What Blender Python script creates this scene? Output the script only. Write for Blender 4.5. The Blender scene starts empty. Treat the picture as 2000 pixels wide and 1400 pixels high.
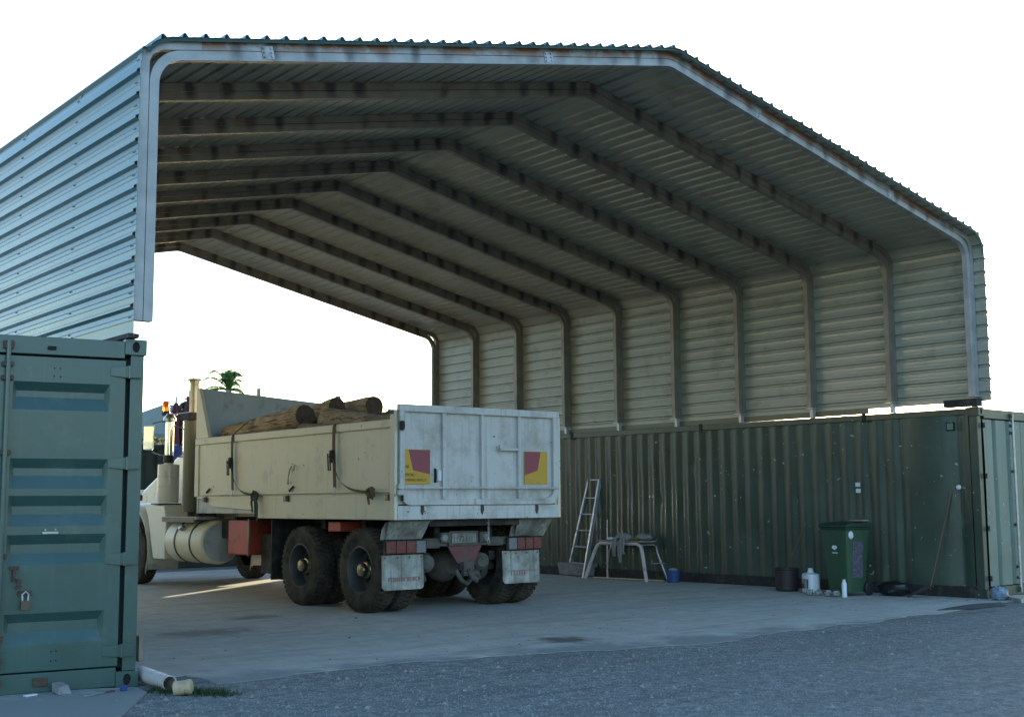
import bpy, math, random
from mathutils import Vector, Matrix, noise
random.seed(7)
R=math.radians; PI=math.pi
S=bpy.context.scene
col=S.collection
# ------------------------------------------------------------------ camera
cam=bpy.data.cameras.new('camera'); co=bpy.data.objects.new('camera',cam); col.objects.link(co)
CP=Vector((-3.8309,-9.0552,1.3452)); yaw,pit,rol=R(39.2667),R(6.5901),R(-0.3799)
f=Vector((math.sin(yaw)*math.cos(pit),math.cos(yaw)*math.cos(pit),math.sin(pit)))
r=Vector((math.cos(yaw),-math.sin(yaw),0)); u=r.cross(f)
r2=r*math.cos(rol)+u*math.sin(rol); u2=-r*math.sin(rol)+u*math.cos(rol)
m=Matrix((r2,u2,-f)).transposed().to_4x4(); m.translation=CP
co.matrix_world=m
cam.sensor_width=36; cam.lens=36*2416.3/2000; cam.clip_end=3000; cam.clip_start=.1
S.camera=co
# ------------------------------------------------------------------ sky and sun
SUN_AZ=R(53); SUN_EL=R(8.5)      # azimuth from +Y towards +X
w=bpy.data.worlds.new('World'); S.world=w; w.use_nodes=True
nt=w.node_tree; bg=nt.nodes['Background']
sky=nt.nodes.new('ShaderNodeTexSky'); sky.sky_type='NISHITA'; sky.sun_disc=False
sky.sun_elevation=SUN_EL; sky.sun_rotation=SUN_AZ; sky.air_density=1.0; sky.dust_density=1.0; sky.ozone_density=2.4
nt.links.new(sky.outputs[0],bg.inputs[0]); bg.inputs[1].default_value=.15
sl=bpy.data.lights.new('sun','SUN'); sl.energy=3.7; sl.angle=R(.53); sl.color=(1,.84,.60)
so=bpy.data.objects.new('sun',sl); col.objects.link(so)
sd=Vector((math.sin(SUN_AZ)*math.cos(SUN_EL),math.cos(SUN_AZ)*math.cos(SUN_EL),math.sin(SUN_EL)))
so.rotation_euler=sd.to_track_quat('Z','Y').to_euler(); so.location=(20,20,30)
S.view_settings.view_transform='Standard'; S.view_settings.look='None'
S.view_settings.exposure=2.2; S.view_settings.gamma=1; S.view_settings.use_curve_mapping=False
S.cycles.max_bounces=8; S.cycles.diffuse_bounces=5; S.cycles.glossy_bounces=4
# ------------------------------------------------------------------ helpers
class MB:
    def __init__(s): s.v=[]; s.f=[]; s.m=[]; s.uv={}
    def add(s,vs,fs,mi=0):
        o=len(s.v); s.v+= [tuple(v) for v in vs]
        for q in fs: s.f.append(tuple(o+i for i in q)); s.m.append(mi)
        return s
    def box(s,x0,x1,y0,y1,z0,z1,mi=0):
        vs=[(x,y,z) for z in(z0,z1) for y in(y0,y1) for x in(x0,x1)]
        return s.add(vs,[(0,2,3,1),(4,5,7,6),(0,1,5,4),(2,6,7,3),(0,4,6,2),(1,3,7,5)],mi)
    def obox(s,c,ax,ay,az,mi=0):   # oriented box: centre and half-axis vectors
        c=Vector(c); vs=[c+Vector(ax)*i+Vector(ay)*j+Vector(az)*k for k in(-1,1) for j in(-1,1) for i in(-1,1)]
        return s.add(vs,[(0,2,3,1),(4,5,7,6),(0,1,5,4),(2,6,7,3),(0,4,6,2),(1,3,7,5)],mi)
    def tube(s,pts,rad,n=8,mi=0,cap=True,flat=None):
        pts=[Vector(p) for p in pts]; rs=rad if isinstance(rad,(list,tuple)) else [rad]*len(pts)
        up=None; rings=[]
        for i,p in enumerate(pts):
            d=(pts[min(i+1,len(pts)-1)]-pts[max(i-1,0)]).normalized()
            if up is None: up=d.orthogonal().normalized()
            else: up=(up-d*up.dot(d)).normalized()
            b=d.cross(up); rings.append([p+(up*math.cos(2*PI*k/n)+b*math.sin(2*PI*k/n))*rs[i] for k in range(n)])
        vs=[q for rg in rings for q in rg]; fs=[]
        for i in range(len(pts)-1):
            for k in range(n): fs.append((i*n+k,i*n+(k+1)%n,(i+1)*n+(k+1)%n,(i+1)*n+k))
        if cap: fs.append(tuple(range(n-1,-1,-1))); fs.append(tuple((len(pts)-1)*n+k for k in range(n)))
        return s.add(vs,fs,mi)
    def cyl(s,a,b,rad,n=16,mi=0): return s.tube([a,b],rad,n,mi)
    def lathe(s,o,ax,prof,n=24,mi=0):  # prof: (r, t) along axis
        o=Vector(o); ax=Vector(ax).normalized(); e=ax.orthogonal().normalized(); g=ax.cross(e); vs=[]
        for rr,t in prof:
            for k in range(n): vs.append(o+ax*t+(e*math.cos(2*PI*k/n)+g*math.sin(2*PI*k/n))*max(rr,1e-4))
        fs=[(i*n+k,i*n+(k+1)%n,(i+1)*n+(k+1)%n,(i+1)*n+k) for i in range(len(prof)-1) for k in range(n)]
        return s.add(vs,fs,mi)
    def prism(s,poly,ext,mi=0):   # poly: 3D points, ext vector
        n=len(poly); e=Vector(ext); vs=[Vector(p) for p in poly]+[Vector(p)+e for p in poly]
        fs=[tuple(range(n-1,-1,-1)),tuple(range(n,2*n))]+[(k,(k+1)%n,n+(k+1)%n,n+k) for k in range(n)]
        return s.add(vs,fs,mi)
    def grid(s,fn,nu,nv,mi=0):
        vs=[fn(i/nu,j/nv) for j in range(nv+1) for i in range(nu+1)]
        return s.add(vs,[(j*(nu+1)+i,j*(nu+1)+i+1,(j+1)*(nu+1)+i+1,(j+1)*(nu+1)+i) for j in range(nv) for i in range(nu)],mi)
    def mesh(s,name,mats,smooth=None,fix=True):
        me=bpy.data.meshes.new(name); me.from_pydata(s.v,[],s.f)
        for mt in (mats if isinstance(mats,(list,tuple)) else [mats]): me.materials.append(mt)
        me.polygons.foreach_set('material_index',s.m)
        if fix:
            import bmesh
            bm=bmesh.new(); bm.from_mesh(me); bmesh.ops.recalc_face_normals(bm,faces=bm.faces); bm.to_mesh(me); bm.free()
        if smooth is not None:
            me.polygons.foreach_set('use_smooth',[True]*len(me.polygons)); me.set_sharp_from_angle(angle=R(smooth))
        me.update(); return me
    def build(s,name,mats,parent=None,smooth=None,bevel=None,fix=True):
        o=bpy.data.objects.new(name,s.mesh(name,mats,smooth,fix)); col.objects.link(o)
        if parent: o.parent=parent
        if bevel:
            b=o.modifiers.new('b','BEVEL'); b.width=bevel; b.segments=2; b.limit_method='ANGLE'; b.angle_limit=R(40)
        return o
def tag(o,label,cat,group=None):
    o['label']=label; o['category']=cat
    if group: o['group']=group
    return o
def thing(name,label,cat,loc=(0,0,0),rz=0,group=None):
    o=bpy.data.objects.new(name,None); col.objects.link(o); o.location=loc; o.rotation_euler=(0,0,rz); o.empty_display_size=.2
    return tag(o,label,cat,group)
def struct(o): o['kind']='structure'; return o
def share(src,name,parent=None,loc=None,rot=None):
    o=bpy.data.objects.new(name,src.data); col.objects.link(o)
    if parent: o.parent=parent
    if loc: o.location=loc
    if rot: o.rotation_euler=rot
    for md in src.modifiers:
        n=o.modifiers.new(md.name,md.type)
        if md.type=='BEVEL': n.width=md.width; n.segments=md.segments; n.limit_method='ANGLE'; n.angle_limit=md.angle_limit
    return o
# ------------------------------------------------------------------ materials
def N(nt,t,**k):
    n=nt.nodes.new(t)
    for a,b in k.items():
        if a.startswith('i_'): n.inputs[a[2:].replace('_',' ')].default_value=b
        else: setattr(n,a,b)
    return n
def ramp(nt,src,a,b,c0=(0,0,0,1),c1=(1,1,1,1)):
    n=nt.nodes.new('ShaderNodeValToRGB'); e=n.color_ramp.elements; e[0].position=a; e[1].position=b; e[0].color=c0; e[1].color=c1
    nt.links.new(src,n.inputs[0]); return n
def mixc(nt,fac,a,b,mode='MIX'):
    n=nt.nodes.new('ShaderNodeMix'); n.data_type='RGBA'; n.blend_type=mode
    for sck,val in ((n.inputs[0],fac),(n.inputs[6],a),(n.inputs[7],b)):
        if hasattr(val,'is_linked'): nt.links.new(val,sck)
        elif isinstance(val,(int,float)): sck.default_value=val
        else: sck.default_value=(*val,1) if len(val)==3 else val
    return n.outputs[2]
def mat(name,c,rough=.6,metal=0,var=.12,vs=3.,bump=.0,bs=40.,dirt=None,streak=None,coat=0,rvar=.1,spec=.5,objvar=0,chips=None,trans=0,grain=None):
    """paint/metal/plastic: colour noise, optional dirt (colour, amount, scale), vertical streaks (colour, amount), chips"""
    m=bpy.data.materials.new(name); m.use_nodes=True; nt=m.node_tree; L=nt.links.new
    p=nt.nodes['Principled BSDF']; tc=N(nt,'ShaderNodeTexCoord')
    n1=N(nt,'ShaderNodeTexNoise',i_Scale=vs,i_Detail=5.); L(tc.outputs['Object'],n1.inputs[0])
    r1=ramp(nt,n1.outputs[0],.3,.7)
    lo=tuple(max(0,x*(1-var)) for x in c); hi=tuple(min(1,x*(1+var)) for x in c)
    cc=mixc(nt,r1.outputs[0],lo,hi)
    if objvar:
        oi=N(nt,'ShaderNodeObjectInfo'); mr=N(nt,'ShaderNodeMapRange'); mr.inputs[3].default_value=1-objvar; mr.inputs[4].default_value=1+objvar
        L(oi.outputs['Random'],mr.inputs[0]); cm=N(nt,'ShaderNodeCombineColor'); [L(mr.outputs[0],cm.inputs[i]) for i in range(3)]
        cc=mixc(nt,1.,cc,cm.outputs[0],'MULTIPLY')
    if dirt:
        n2=N(nt,'ShaderNodeTexNoise',i_Scale=dirt[2],i_Detail=8.,i_Roughness=.65); L(tc.outputs['Object'],n2.inputs[0])
        r2=ramp(nt,n2.outputs[0],.62-dirt[1]*.35,.78-dirt[1]*.2); cc=mixc(nt,r2.outputs[0],cc,dirt[0])
    if streak:
        mp=N(nt,'ShaderNodeMapping'); mp.inputs['Scale'].default_value=(22,22,.9); L(tc.outputs['Object'],mp.inputs[0])
        n3=N(nt,'ShaderNodeTexNoise',i_Scale=1.,i_Detail=4.); L(mp.outputs[0],n3.inputs[0])
        r3=ramp(nt,n3.outputs[0],.62-streak[1]*.2,.8-streak[1]*.1); cc=mixc(nt,r3.outputs[0],cc,streak[0])
    if grain:
        mp=N(nt,'ShaderNodeMapping'); mp.inputs['Scale'].default_value=(20,1.1,20); L(tc.outputs['Object'],mp.inputs[0])
        n7=N(nt,'ShaderNodeTexNoise',i_Scale=1.6,i_Detail=6.,i_Roughness=.7); L(mp.outputs[0],n7.inputs[0])
        cc=mixc(nt,ramp(nt,n7.outputs[0],.50,.60).outputs[0],cc,grain)
    if chips:
        n4=N(nt,'ShaderNodeTexNoise',i_Scale=chips[2],i_Detail=3.); L(tc.outputs['Object'],n4.inputs[0])
        r4=ramp(nt,n4.outputs[0],chips[1],chips[1]+.02); cc=mixc(nt,r4.outputs[0],cc,chips[0])
    L(cc,p.inputs['Base Color']); p.inputs['Metallic'].default_value=metal
    p.inputs['Specular IOR Level'].default_value=spec
    rr=N(nt,'ShaderNodeMapRange'); rr.inputs[3].default_value=max(.02,rough-rvar); rr.inputs[4].default_value=min(1,rough+rvar); L(n1.outputs[0],rr.inputs[0]); L(rr.outputs[0],p.inputs['Roughness'])
    if coat: p.inputs['Coat Weight'].default_value=coat; p.inputs['Coat Roughness'].default_value=.15
    if trans: p.inputs['Transmission Weight'].default_value=trans
    if bump:
        nb=N(nt,'ShaderNodeTexNoise',i_Scale=bs,i_Detail=4.); L(tc.outputs['Object'],nb.inputs[0])
        bp=N(nt,'ShaderNodeBump'); bp.inputs['Strength'].default_value=bump; bp.inputs['Distance'].default_value=.02; L(nb.outputs[0],bp.inputs['Height']); L(bp.outputs[0],p.inputs['Normal'])
    return m
RUST=(.13,.05,.02); GRIME=(.05,.045,.035)
M={}
M['sheet_out']=mat('green coated roof sheet',(.030,.118,.138),.30,0,.10,1.2,.15,5.,spec=.8,coat=.45,objvar=.05)
M['sheet_in']=mat('grey backing coat',(.29,.292,.235),.32,.0,.10,1.5,.12,6.,spec=.9,objvar=.05,dirt=(( .16,.15,.11),.2,2.))
M['galv']=mat('galvanised steel',(.42,.44,.46),.42,.55,.16,14.,.05,60.,dirt=((.20,.20,.20),.25,5.))
M['cont_l']=mat('blue green container paint',(.032,.082,.072),.36,0,.12,2.,.08,9.,streak=((.04,.10,.09),.3),spec=.6,coat=.3,dirt=((.07,.12,.10),.2,3.))
M['cont_r']=mat('dark green container paint',(.044,.062,.044),.40,0,.22,1.6,.25,4.,streak=((.03,.045,.03),.3),spec=.55,coat=.0,chips=((.30,.36,.28),.70,13.))
M['cont_rd']=mat('weathered green door paint',(.115,.17,.145),.45,0,.16,3.,.1,9.,streak=((.07,.13,.11),.6),chips=((.35,.42,.4),.70,22.))
M['cont_b']=mat('deep green container paint',(.02,.04,.03),.6,0,.2,1.5)
M['seal']=mat('black rubber seal',(.015,.017,.018),.7)
M['rust']=mat('rusty steel',(.085,.055,.04),.8,.1,.3,20.,.3,80.)
M['cream']=mat('cream truck paint',(.65,.585,.44),.45,0,.06,1.5,.06,12.,streak=((.48,.42,.30),.12),dirt=((.42,.36,.24),.14,2.5),chips=((.14,.10,.06),.71,11.))
M['white']=mat('white tailgate paint',(.52,.50,.475),.48,0,.07,2.,.06,14.,streak=((.36,.34,.30),.5),dirt=((.30,.27,.22),.38,2.6),chips=((.12,.10,.08),.71,15.))
M['greyin']=mat('grey tray interior paint',(.47,.48,.48),.6,0,.1,2.,.06,20.,dirt=((.2,.2,.18),.3,3.))
M['tyre']=mat('dusty tyre rubber',(.022,.020,.018),.85,0,.25,6.,.15,60.,dirt=((.085,.070,.050),.75,4.),spec=.25)
M['rim']=mat('dusty grey wheel rim',(.055,.06,.065),.6,.1,.15,8.,dirt=((.09,.075,.055),.3,6.))
M['hub']=mat('dusty brass coloured hub',(.30,.26,.17),.25,.9,.2,8.,dirt=((.08,.065,.045),.35,14.))
M['chassis']=mat('greasy black chassis',(.018,.016,.015),.75,0,.3,6.,.2,30.,dirt=((.07,.055,.04),.35,7.))
M['muck']=mat('dusty axle casting',(.10,.09,.075),.85,0,.3,7.,.3,30.)
M['red']=mat('red chassis paint',(.42,.06,.03),.5,0,.12,3.,dirt=((.12,.05,.03),.2,5.))
M['flap']=mat('dirty white mud flap',(.42,.42,.38),.7,0,.1,4.,.1,20.,streak=((.16,.14,.11),.7),dirt=((.13,.11,.085),.7,3.))
M['redl']=mat('red tail lamp lens',(.12,.012,.016),.3,0,.15,20.,coat=.3,dirt=((.12,.04,.035),.3,12.))
M['ambl']=mat('grey amber lens',(.16,.15,.16),.35,0,.15,20.)
M['yel']=mat('reflective yellow',(.52,.29,.02),.4,0,.06,5.,dirt=((.35,.22,.05),.25,6.))
M['redm']=mat('reflective red',(.24,.035,.055),.4,0,.06,5.)
M['ink']=mat('black sign ink',(.03,.025,.01),.6)
M['fade']=mat('faded red print',(.38,.17,.15),.7)
M['chrome']=mat('chrome',(.85,.85,.84),.10,1.,.03,6.)
M['steel']=mat('heat stained steel',(.42,.38,.30),.34,.8,.15,6.,.05,30.)
M['shield']=mat('olive heat shield',(.13,.125,.085),.42,.2,.12,4.)
M['orange']=mat('orange beacon lens',(.95,.22,.01),.2,0,.03,5.,coat=.5)
_p=M['orange'].node_tree.nodes['Principled BSDF']; _p.inputs['Transmission Weight'].default_value=.55
M['cabw']=mat('white cab paint',(.62,.61,.56),.3,0,.05,2.,coat=.5,dirt=((.35,.32,.25),.2,4.))
M['glass']=mat('dark cab glass',(.02,.025,.03),.05,0,.02,2.,spec=.8)
M['bark']=mat('log wood',(.38,.29,.19),.9,0,.30,4.,.8,16.,dirt=((.16,.11,.07),.3,3.),objvar=.28,grain=(.13,.085,.05))
M['logend']=mat('log end grain',(.085,.05,.03),.9,0,.3,18.,.4,40.)
M['strap_g']=mat('dark green strap webbing',(.045,.06,.035),.8,0,.1,30.)
M['strap_b']=mat('brown strap webbing',(.13,.085,.045),.85,0,.15,30.)
M['alu']=mat('weathered aluminium',(.42,.43,.44),.42,.6,.12,8.,dirt=((.22,.2,.17),.25,9.))
M['timber']=mat('weathered timber',(.26,.22,.17),.8,0,.2,9.,.2,30.)
M['cloth']=mat('grey cloth',(.24,.24,.23),.9,0,.15,14.,.3,50.)
M['bin']=mat('green bin plastic',(.028,.072,.036),.5,0,.1,4.,.05,30.,dirt=((.03,.06,.035),.3,5.))
M['bind']=mat('dark green bin lid plastic',(.012,.035,.022),.5)
M['whitep']=mat('white plastic',(.62,.66,.70),.4,0,.05,6.)
M['blackp']=mat('black plastic',(.016,.016,.018),.5,0,.2,8.,.1,20.)
M['darkbag']=mat('black rubbish bag',(.012,.012,.014),.3,0,.2,8.,.4,14.)
M['bluep']=mat('blue plastic',(.03,.06,.20),.45)
M['bluet']=mat('blue tarpaulin',(.04,.07,.32),.5,0,.15,8.,.2,15.)
M['greyt']=mat('grey tub plastic',(.22,.22,.22),.7,0,.15,6.,dirt=((.12,.1,.08),.4,9.))
M['pvc']=mat('old white pvc pipe',(.50,.46,.45),.45,0,.12,6.,dirt=((.28,.2,.15),.3,8.))
M['pvcy']=mat('yellowed pvc pipe',(.44,.35,.22),.5,0,.12,8.,dirt=((.30,.22,.14),.25,10.))
M['dkin']=mat('dark recess',(.01,.01,.01),.9)
M['paper']=mat('crumpled paper',(.30,.30,.29),.85,0,.3,20.,dirt=((.08,.08,.07),.5,30.))
M['purple']=mat('faded purple print',(.10,.08,.13),.6,0,.5,40.,dirt=((.02,.06,.03),.5,16.),chips=((.35,.35,.4),.68,45.))
M['brass']=mat('brass',(.13,.10,.07),.45,.8,.1,30.)
M['maroon']=mat('maroon canvas',(.10,.03,.045),.85,0,.2,6.)
M['roofg']=mat('grey green house roof',(.16,.19,.16),.95,0,.08,2.)
M['wallc']=mat('rendered house wall',(.35,.31,.28),.85,0,.08,2.)
M['wood']=mat('broom handle wood',(.10,.065,.045),.7)
def leafmat(name,c,tr=.35):
    m=bpy.data.materials.new(name); m.use_nodes=True; nt=m.node_tree; L=nt.links.new
    p=nt.nodes['Principled BSDF']; g=N(nt,'ShaderNodeNewGeometry')
    cc=mixc(nt,g.outputs['Random Per Island'],tuple(x*.6 for x in c),tuple(min(1,x*1.5) for x in c)); L(cc,p.inputs['Base Color']); p.inputs['Roughness'].default_value=.55
    t=N(nt,'ShaderNodeBsdfTranslucent'); L(cc,t.inputs[0]); mx=N(nt,'ShaderNodeMixShader'); mx.inputs[0].default_value=tr
    L(p.outputs[0],mx.inputs[1]); L(t.outputs[0],mx.inputs[2]); L(mx.outputs[0],nt.nodes['Material Output'].inputs[0]); return m
M['palm']=leafmat('palm leaf',(.16,.27,.09),.6); M['hedge']=leafmat('sunlit hedge leaf',(.20,.20,.04),.5); M['grass']=leafmat('grass blade',(.035,.07,.02)); M['shrub']=leafmat('shrub leaf',(.05,.08,.035))
# frame steel with stains at the sheet fixings (UV: u = metres along the rafter, v = across)
def framemat(k0=1.,ks=.8,tint=(1,1,1),rst=(.45,.53)):
    m=bpy.data.materials.new('stained galvanised frame'); m.use_nodes=True; nt=m.node_tree; L=nt.links.new
    p=nt.nodes['Principled BSDF']; uv=N(nt,'ShaderNodeUVMap'); tc=N(nt,'ShaderNodeTexCoord'); sp=N(nt,'ShaderNodeSeparateXYZ'); L(uv.outputs[0],sp.inputs[0])
    n1=N(nt,'ShaderNodeTexNoise',i_Scale=5.,i_Detail=5.); L(tc.outputs['Object'],n1.inputs[0])
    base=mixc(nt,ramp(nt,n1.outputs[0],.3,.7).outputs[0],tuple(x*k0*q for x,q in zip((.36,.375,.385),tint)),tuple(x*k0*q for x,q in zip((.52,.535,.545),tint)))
    def math_(op,a,b=None,cl=False):
        n=N(nt,'ShaderNodeMath',operation=op,use_clamp=cl)
        for i,x in enumerate((a,b)):
            if x is None: continue
            if isinstance(x,(int,float)): n.inputs[i].default_value=x
            else: L(x,n.inputs[i])
        return n.outputs[0]
    oi=N(nt,'ShaderNodeObjectInfo'); so3=N(nt,'ShaderNodeSeparateXYZ'); L(tc.outputs['Object'],so3.inputs[0]); off=math_('MULTIPLY',oi.outputs['Random'],3.)
    nz=N(nt,'ShaderNodeTexNoise',i_Scale=2.2,i_Detail=2.); L(tc.outputs['Object'],nz.inputs[0])
    uu=math_('ADD',math_('ADD',math_('MULTIPLY',so3.outputs[0],1.023),off),math_('MULTIPLY',nz.outputs[0],.25))
    fr=math_('ABSOLUTE',math_('SUBTRACT',math_('FRACT',math_('DIVIDE',uu,.37)),.5))       # 0 at a stain's centre
    fine=N(nt,'ShaderNodeTexNoise',i_Scale=26.,i_Detail=3.); L(tc.outputs['Object'],fine.inputs[0])
    fx=math_('MULTIPLY',fr,.37*9); fv=math_('MULTIPLY',math_('SUBTRACT',sp.outputs[1],.72),.16*5)
    fr2=math_('SQRT',math_('ADD',math_('MULTIPLY',fx,fx),math_('MULTIPLY',fv,fv))); fr2=math_('ADD',fr2,math_('MULTIPLY',math_('SUBTRACT',fine.outputs[0],.5),.25))
    rm=ramp(nt,fr2,.28,.85,(1,1,1,1),(0,0,0,1))
    inr=math_('MULTIPLY',math_('GREATER_THAN',so3.outputs[0],.35),math_('LESS_THAN',so3.outputs[0],11.4))
    nj=N(nt,'ShaderNodeTexNoise',i_Scale=1.1,i_Detail=1.); L(tc.outputs['Object'],nj.inputs[0])
    k=math_('MULTIPLY',math_('MULTIPLY',rm.outputs[0],inr),ramp(nt,nj.outputs[0],.35,.5).outputs[0])
    c2=mixc(nt,math_('MULTIPLY',k,ks),base,(.10*k0+.0,.10*k0,.105*k0))
    nr=N(nt,'ShaderNodeTexNoise',i_Scale=3.2,i_Detail=6.,i_Roughness=.7); L(tc.outputs['Object'],nr.inputs[0])
    rr=math_('MULTIPLY',math_('MULTIPLY',ramp(nt,nr.outputs[0],*rst).outputs[0],inr),ramp(nt,sp.outputs[1],.25,1.).outputs[0])
    c3=mixc(nt,math_('MULTIPLY',rr,1.25,True),c2,(.22,.105,.055))
    L(c3,p.inputs['Base Color']); p.inputs['Metallic'].default_value=.35; p.inputs['Roughness'].default_value=.45
    return m
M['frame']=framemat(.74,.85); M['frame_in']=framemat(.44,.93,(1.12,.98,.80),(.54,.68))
# ground materials
def groundmat(name,a,b,fine,bumps,rough=.9,stains=None,speck=None,fk=.62,spill=None):
    m=bpy.data.materials.new(name); m.use_nodes=True; nt=m.node_tree; L=nt.links.new
    p=nt.nodes['Principled BSDF']; tc=N(nt,'ShaderNodeTexCoord'); src=tc.outputs['Object']
    n1=N(nt,'ShaderNodeTexNoise',i_Scale=.55,i_Detail=8.,i_Roughness=.6); L(src,n1.inputs[0])
    cc=mixc(nt,ramp(nt,n1.outputs[0],.32,.68).outputs[0],a,b)
    n2=N(nt,'ShaderNodeTexNoise',i_Scale=fine,i_Detail=6.,i_Roughness=.7); L(src,n2.inputs[0])
    cc=mixc(nt,ramp(nt,n2.outputs[0],.35,.62).outputs[0],tuple(x*fk for x in a),cc)
    h=n2.outputs[0]
    if speck:
        vo=N(nt,'ShaderNodeTexVoronoi',i_Scale=speck); L(src,vo.inputs[0])
        sc=N(nt,'ShaderNodeSeparateColor'); L(vo.outputs['Color'],sc.inputs[0])
        c=ramp(nt,sc.outputs[0],0,1,(.66,.66,.66,1),(1.34,1.34,1.34,1)); cc=mixc(nt,.85,cc,c.outputs[0],'MULTIPLY')
    mp=N(nt,'ShaderNodeMapping'); mp.inputs['Rotation'].default_value=(0,0,R(-12)); mp.inputs['Scale'].default_value=(.35,2.2,1); L(src,mp.inputs[0])
    n5=N(nt,'ShaderNodeTexNoise',i_Scale=1.3,i_Detail=6.,i_Roughness=.65); L(mp.outputs[0],n5.inputs[0])
    cc=mixc(nt,ramp(nt,n5.outputs[0],.53,.68).outputs[0],cc,tuple(x*(.62 if speck else .74) for x in a))
    if spill:
        sx=N(nt,'ShaderNodeSeparateXYZ'); L(src,sx.inputs[0])
        ns_=N(nt,'ShaderNodeTexNoise',i_Scale=1.6,i_Detail=9.,i_Roughness=.72); L(src,ns_.inputs[0])
        a1=N(nt,'ShaderNodeMath',operation='MULTIPLY_ADD'); L(sx.outputs[0],a1.inputs[0]); a1.inputs[1].default_value=.115; L(sx.outputs[1],a1.inputs[2])   # distance behind the yard edge
        a2=N(nt,'ShaderNodeMath',operation='MULTIPLY_ADD'); L(ns_.outputs[0],a2.inputs[0]); a2.inputs[1].default_value=-3.0; L(a1.outputs[0],a2.inputs[2])
        a3=N(nt,'ShaderNodeMath',operation='MULTIPLY_ADD'); L(a2.outputs[0],a3.inputs[0]); a3.inputs[1].default_value=.3; a3.inputs[2].default_value=.88
        cc=mixc(nt,ramp(nt,a3.outputs[0],.40,.56,(.9,.9,.9,1),(0,0,0,1)).outputs[0],cc,spill)
    for st in (stains or []):
        (sx,sy),rad,colr,el=st
        sub=N(nt,'ShaderNodeVectorMath',operation='SUBTRACT'); L(src,sub.inputs[0]); sub.inputs[1].default_value=(sx,sy,0)
        mu=N(nt,'ShaderNodeVectorMath',operation='MULTIPLY'); L(sub.outputs[0],mu.inputs[0]); mu.inputs[1].default_value=(1/rad,el/rad,0)
        ad=N(nt,'ShaderNodeVectorMath',operation='LENGTH'); L(mu.outputs[0],ad.inputs[0])
        n6=N(nt,'ShaderNodeTexNoise',i_Scale=5.,i_Detail=6.); L(src,n6.inputs[0])
        mm=N(nt,'ShaderNodeMath',operation='MULTIPLY_ADD'); L(n6.outputs[0],mm.inputs[0]); mm.inputs[1].default_value=1.4; L(ad.outputs['Value'],mm.inputs[2])
        m2=N(nt,'ShaderNodeMath',operation='MULTIPLY'); L(mm.outputs[0],m2.inputs[0]); m2.inputs[1].default_value=.5
        cc=mixc(nt,ramp(nt,m2.outputs[0],.52,.8,(.85,.85,.85,1),(0,0,0,1)).outputs[0],cc,colr)
    L(cc,p.inputs['Base Color']); p.inputs['Roughness'].default_value=rough; p.inputs['Specular IOR Level'].default_value=.3
    bp=N(nt,'ShaderNodeBump'); bp.inputs['Strength'].default_value=bumps; bp.inputs['Distance'].default_value=.02
    if speck: nt.links.new(vo.outputs['Distance'],bp.inputs['Height'])
    else: L(h,bp.inputs['Height'])
    L(bp.outputs[0],p.inputs['Normal']); return m
M['gravel']=groundmat('gravel yard',(.185,.205,.198),(.25,.268,.255),9.,.7,.95,speck=70.)
M['slab']=groundmat('worn concrete floor',(.40,.39,.345),(.50,.485,.43),4.,.08,.85,fk=.86,spill=(.20,.215,.205),stains=[((4.35,.12),.42,(.075,.055,.04),1.),((2.0,3.2),.8,(.20,.185,.16),1.6),((3.2,4.4),.5,(.2,.18,.15),1.5)])
M['asph']=mat('dark damp patch',(.05,.055,.055),.7)
M['stone']=mat('gravel stones',(.23,.225,.21),.9,0,.2,9.,.0)

# ------------------------------------------------------------------ ground
g=MB().grid(lambda a,b:((a-.5)*900,(b-.5)*900,-.0),6,6).build('ground',M['gravel']); struct(g)
def edge(pts,closed=True,step=.06,amp=.05,soft=()):
    out=[]
    for i,(p,q) in enumerate(zip(pts,pts[1:]+pts[:1])):
        p=Vector(p); q=Vector(q); n=max(1,int((q-p).length/step)) if i in soft else 1
        for k in range(n):
            t=p.lerp(q,k/n); d=(q-p).normalized(); nn=Vector((-d.y,d.x))
            a=amp*(noise.noise(Vector((t.x*1.7,t.y*1.7,3.1)))*1.6+noise.noise(Vector((t.x*7,t.y*7,9.)))*.5) if i in soft else 0
            out.append(t+nn*a)
    return out
def slabobj(name,pts,z,m,soft,amp=.06):
    e=edge(pts,soft=soft,amp=amp); mb=MB(); mb.prism([(p.x,p.y,-.02) for p in e],(0,0,z+.02)); return struct(mb.build(name,m))
slabobj('concrete_slab',[(.45,-.30),(1.4,-.2),(2.38,-.19),(3.2,-.38),(4.04,-.72),(5.25,-1.0),(6.13,-.89),(8.0,-.80),(9.9,-.66),(10.6,-.62),(10.75,-.35),(14.6,-.75),(14.6,14.5),(-3,14.5),(-3,.4),(.5,.3)],.006,M['slab'],(0,1,2,3,4,5,6,7,15),.10)
slabobj('concrete_apron',[(-.62,-1.16),(-.12,-.36),(-.1,-.08),(-.9,.3),(-4.5,.9),(-5.5,-2.6),(-1.0,-1.5)],.012,M['slab'],(6,),.05)
pt=edge([(9.75,-.52),(10.2,-.72),(10.95,-.72),(11.35,-.45),(10.7,-.34)],soft=(0,1,2,3,4),amp=.03)
struct(MB().prism([(p.x,p.y,.008) for p in pt],(0,0,.006)).build('damp_patch',M['asph']))
slabobj('concrete_kerb',[(11.55,-.62),(17,-1.6),(17,-.9),(11.9,-.2)],.05,M['slab'],())
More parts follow.
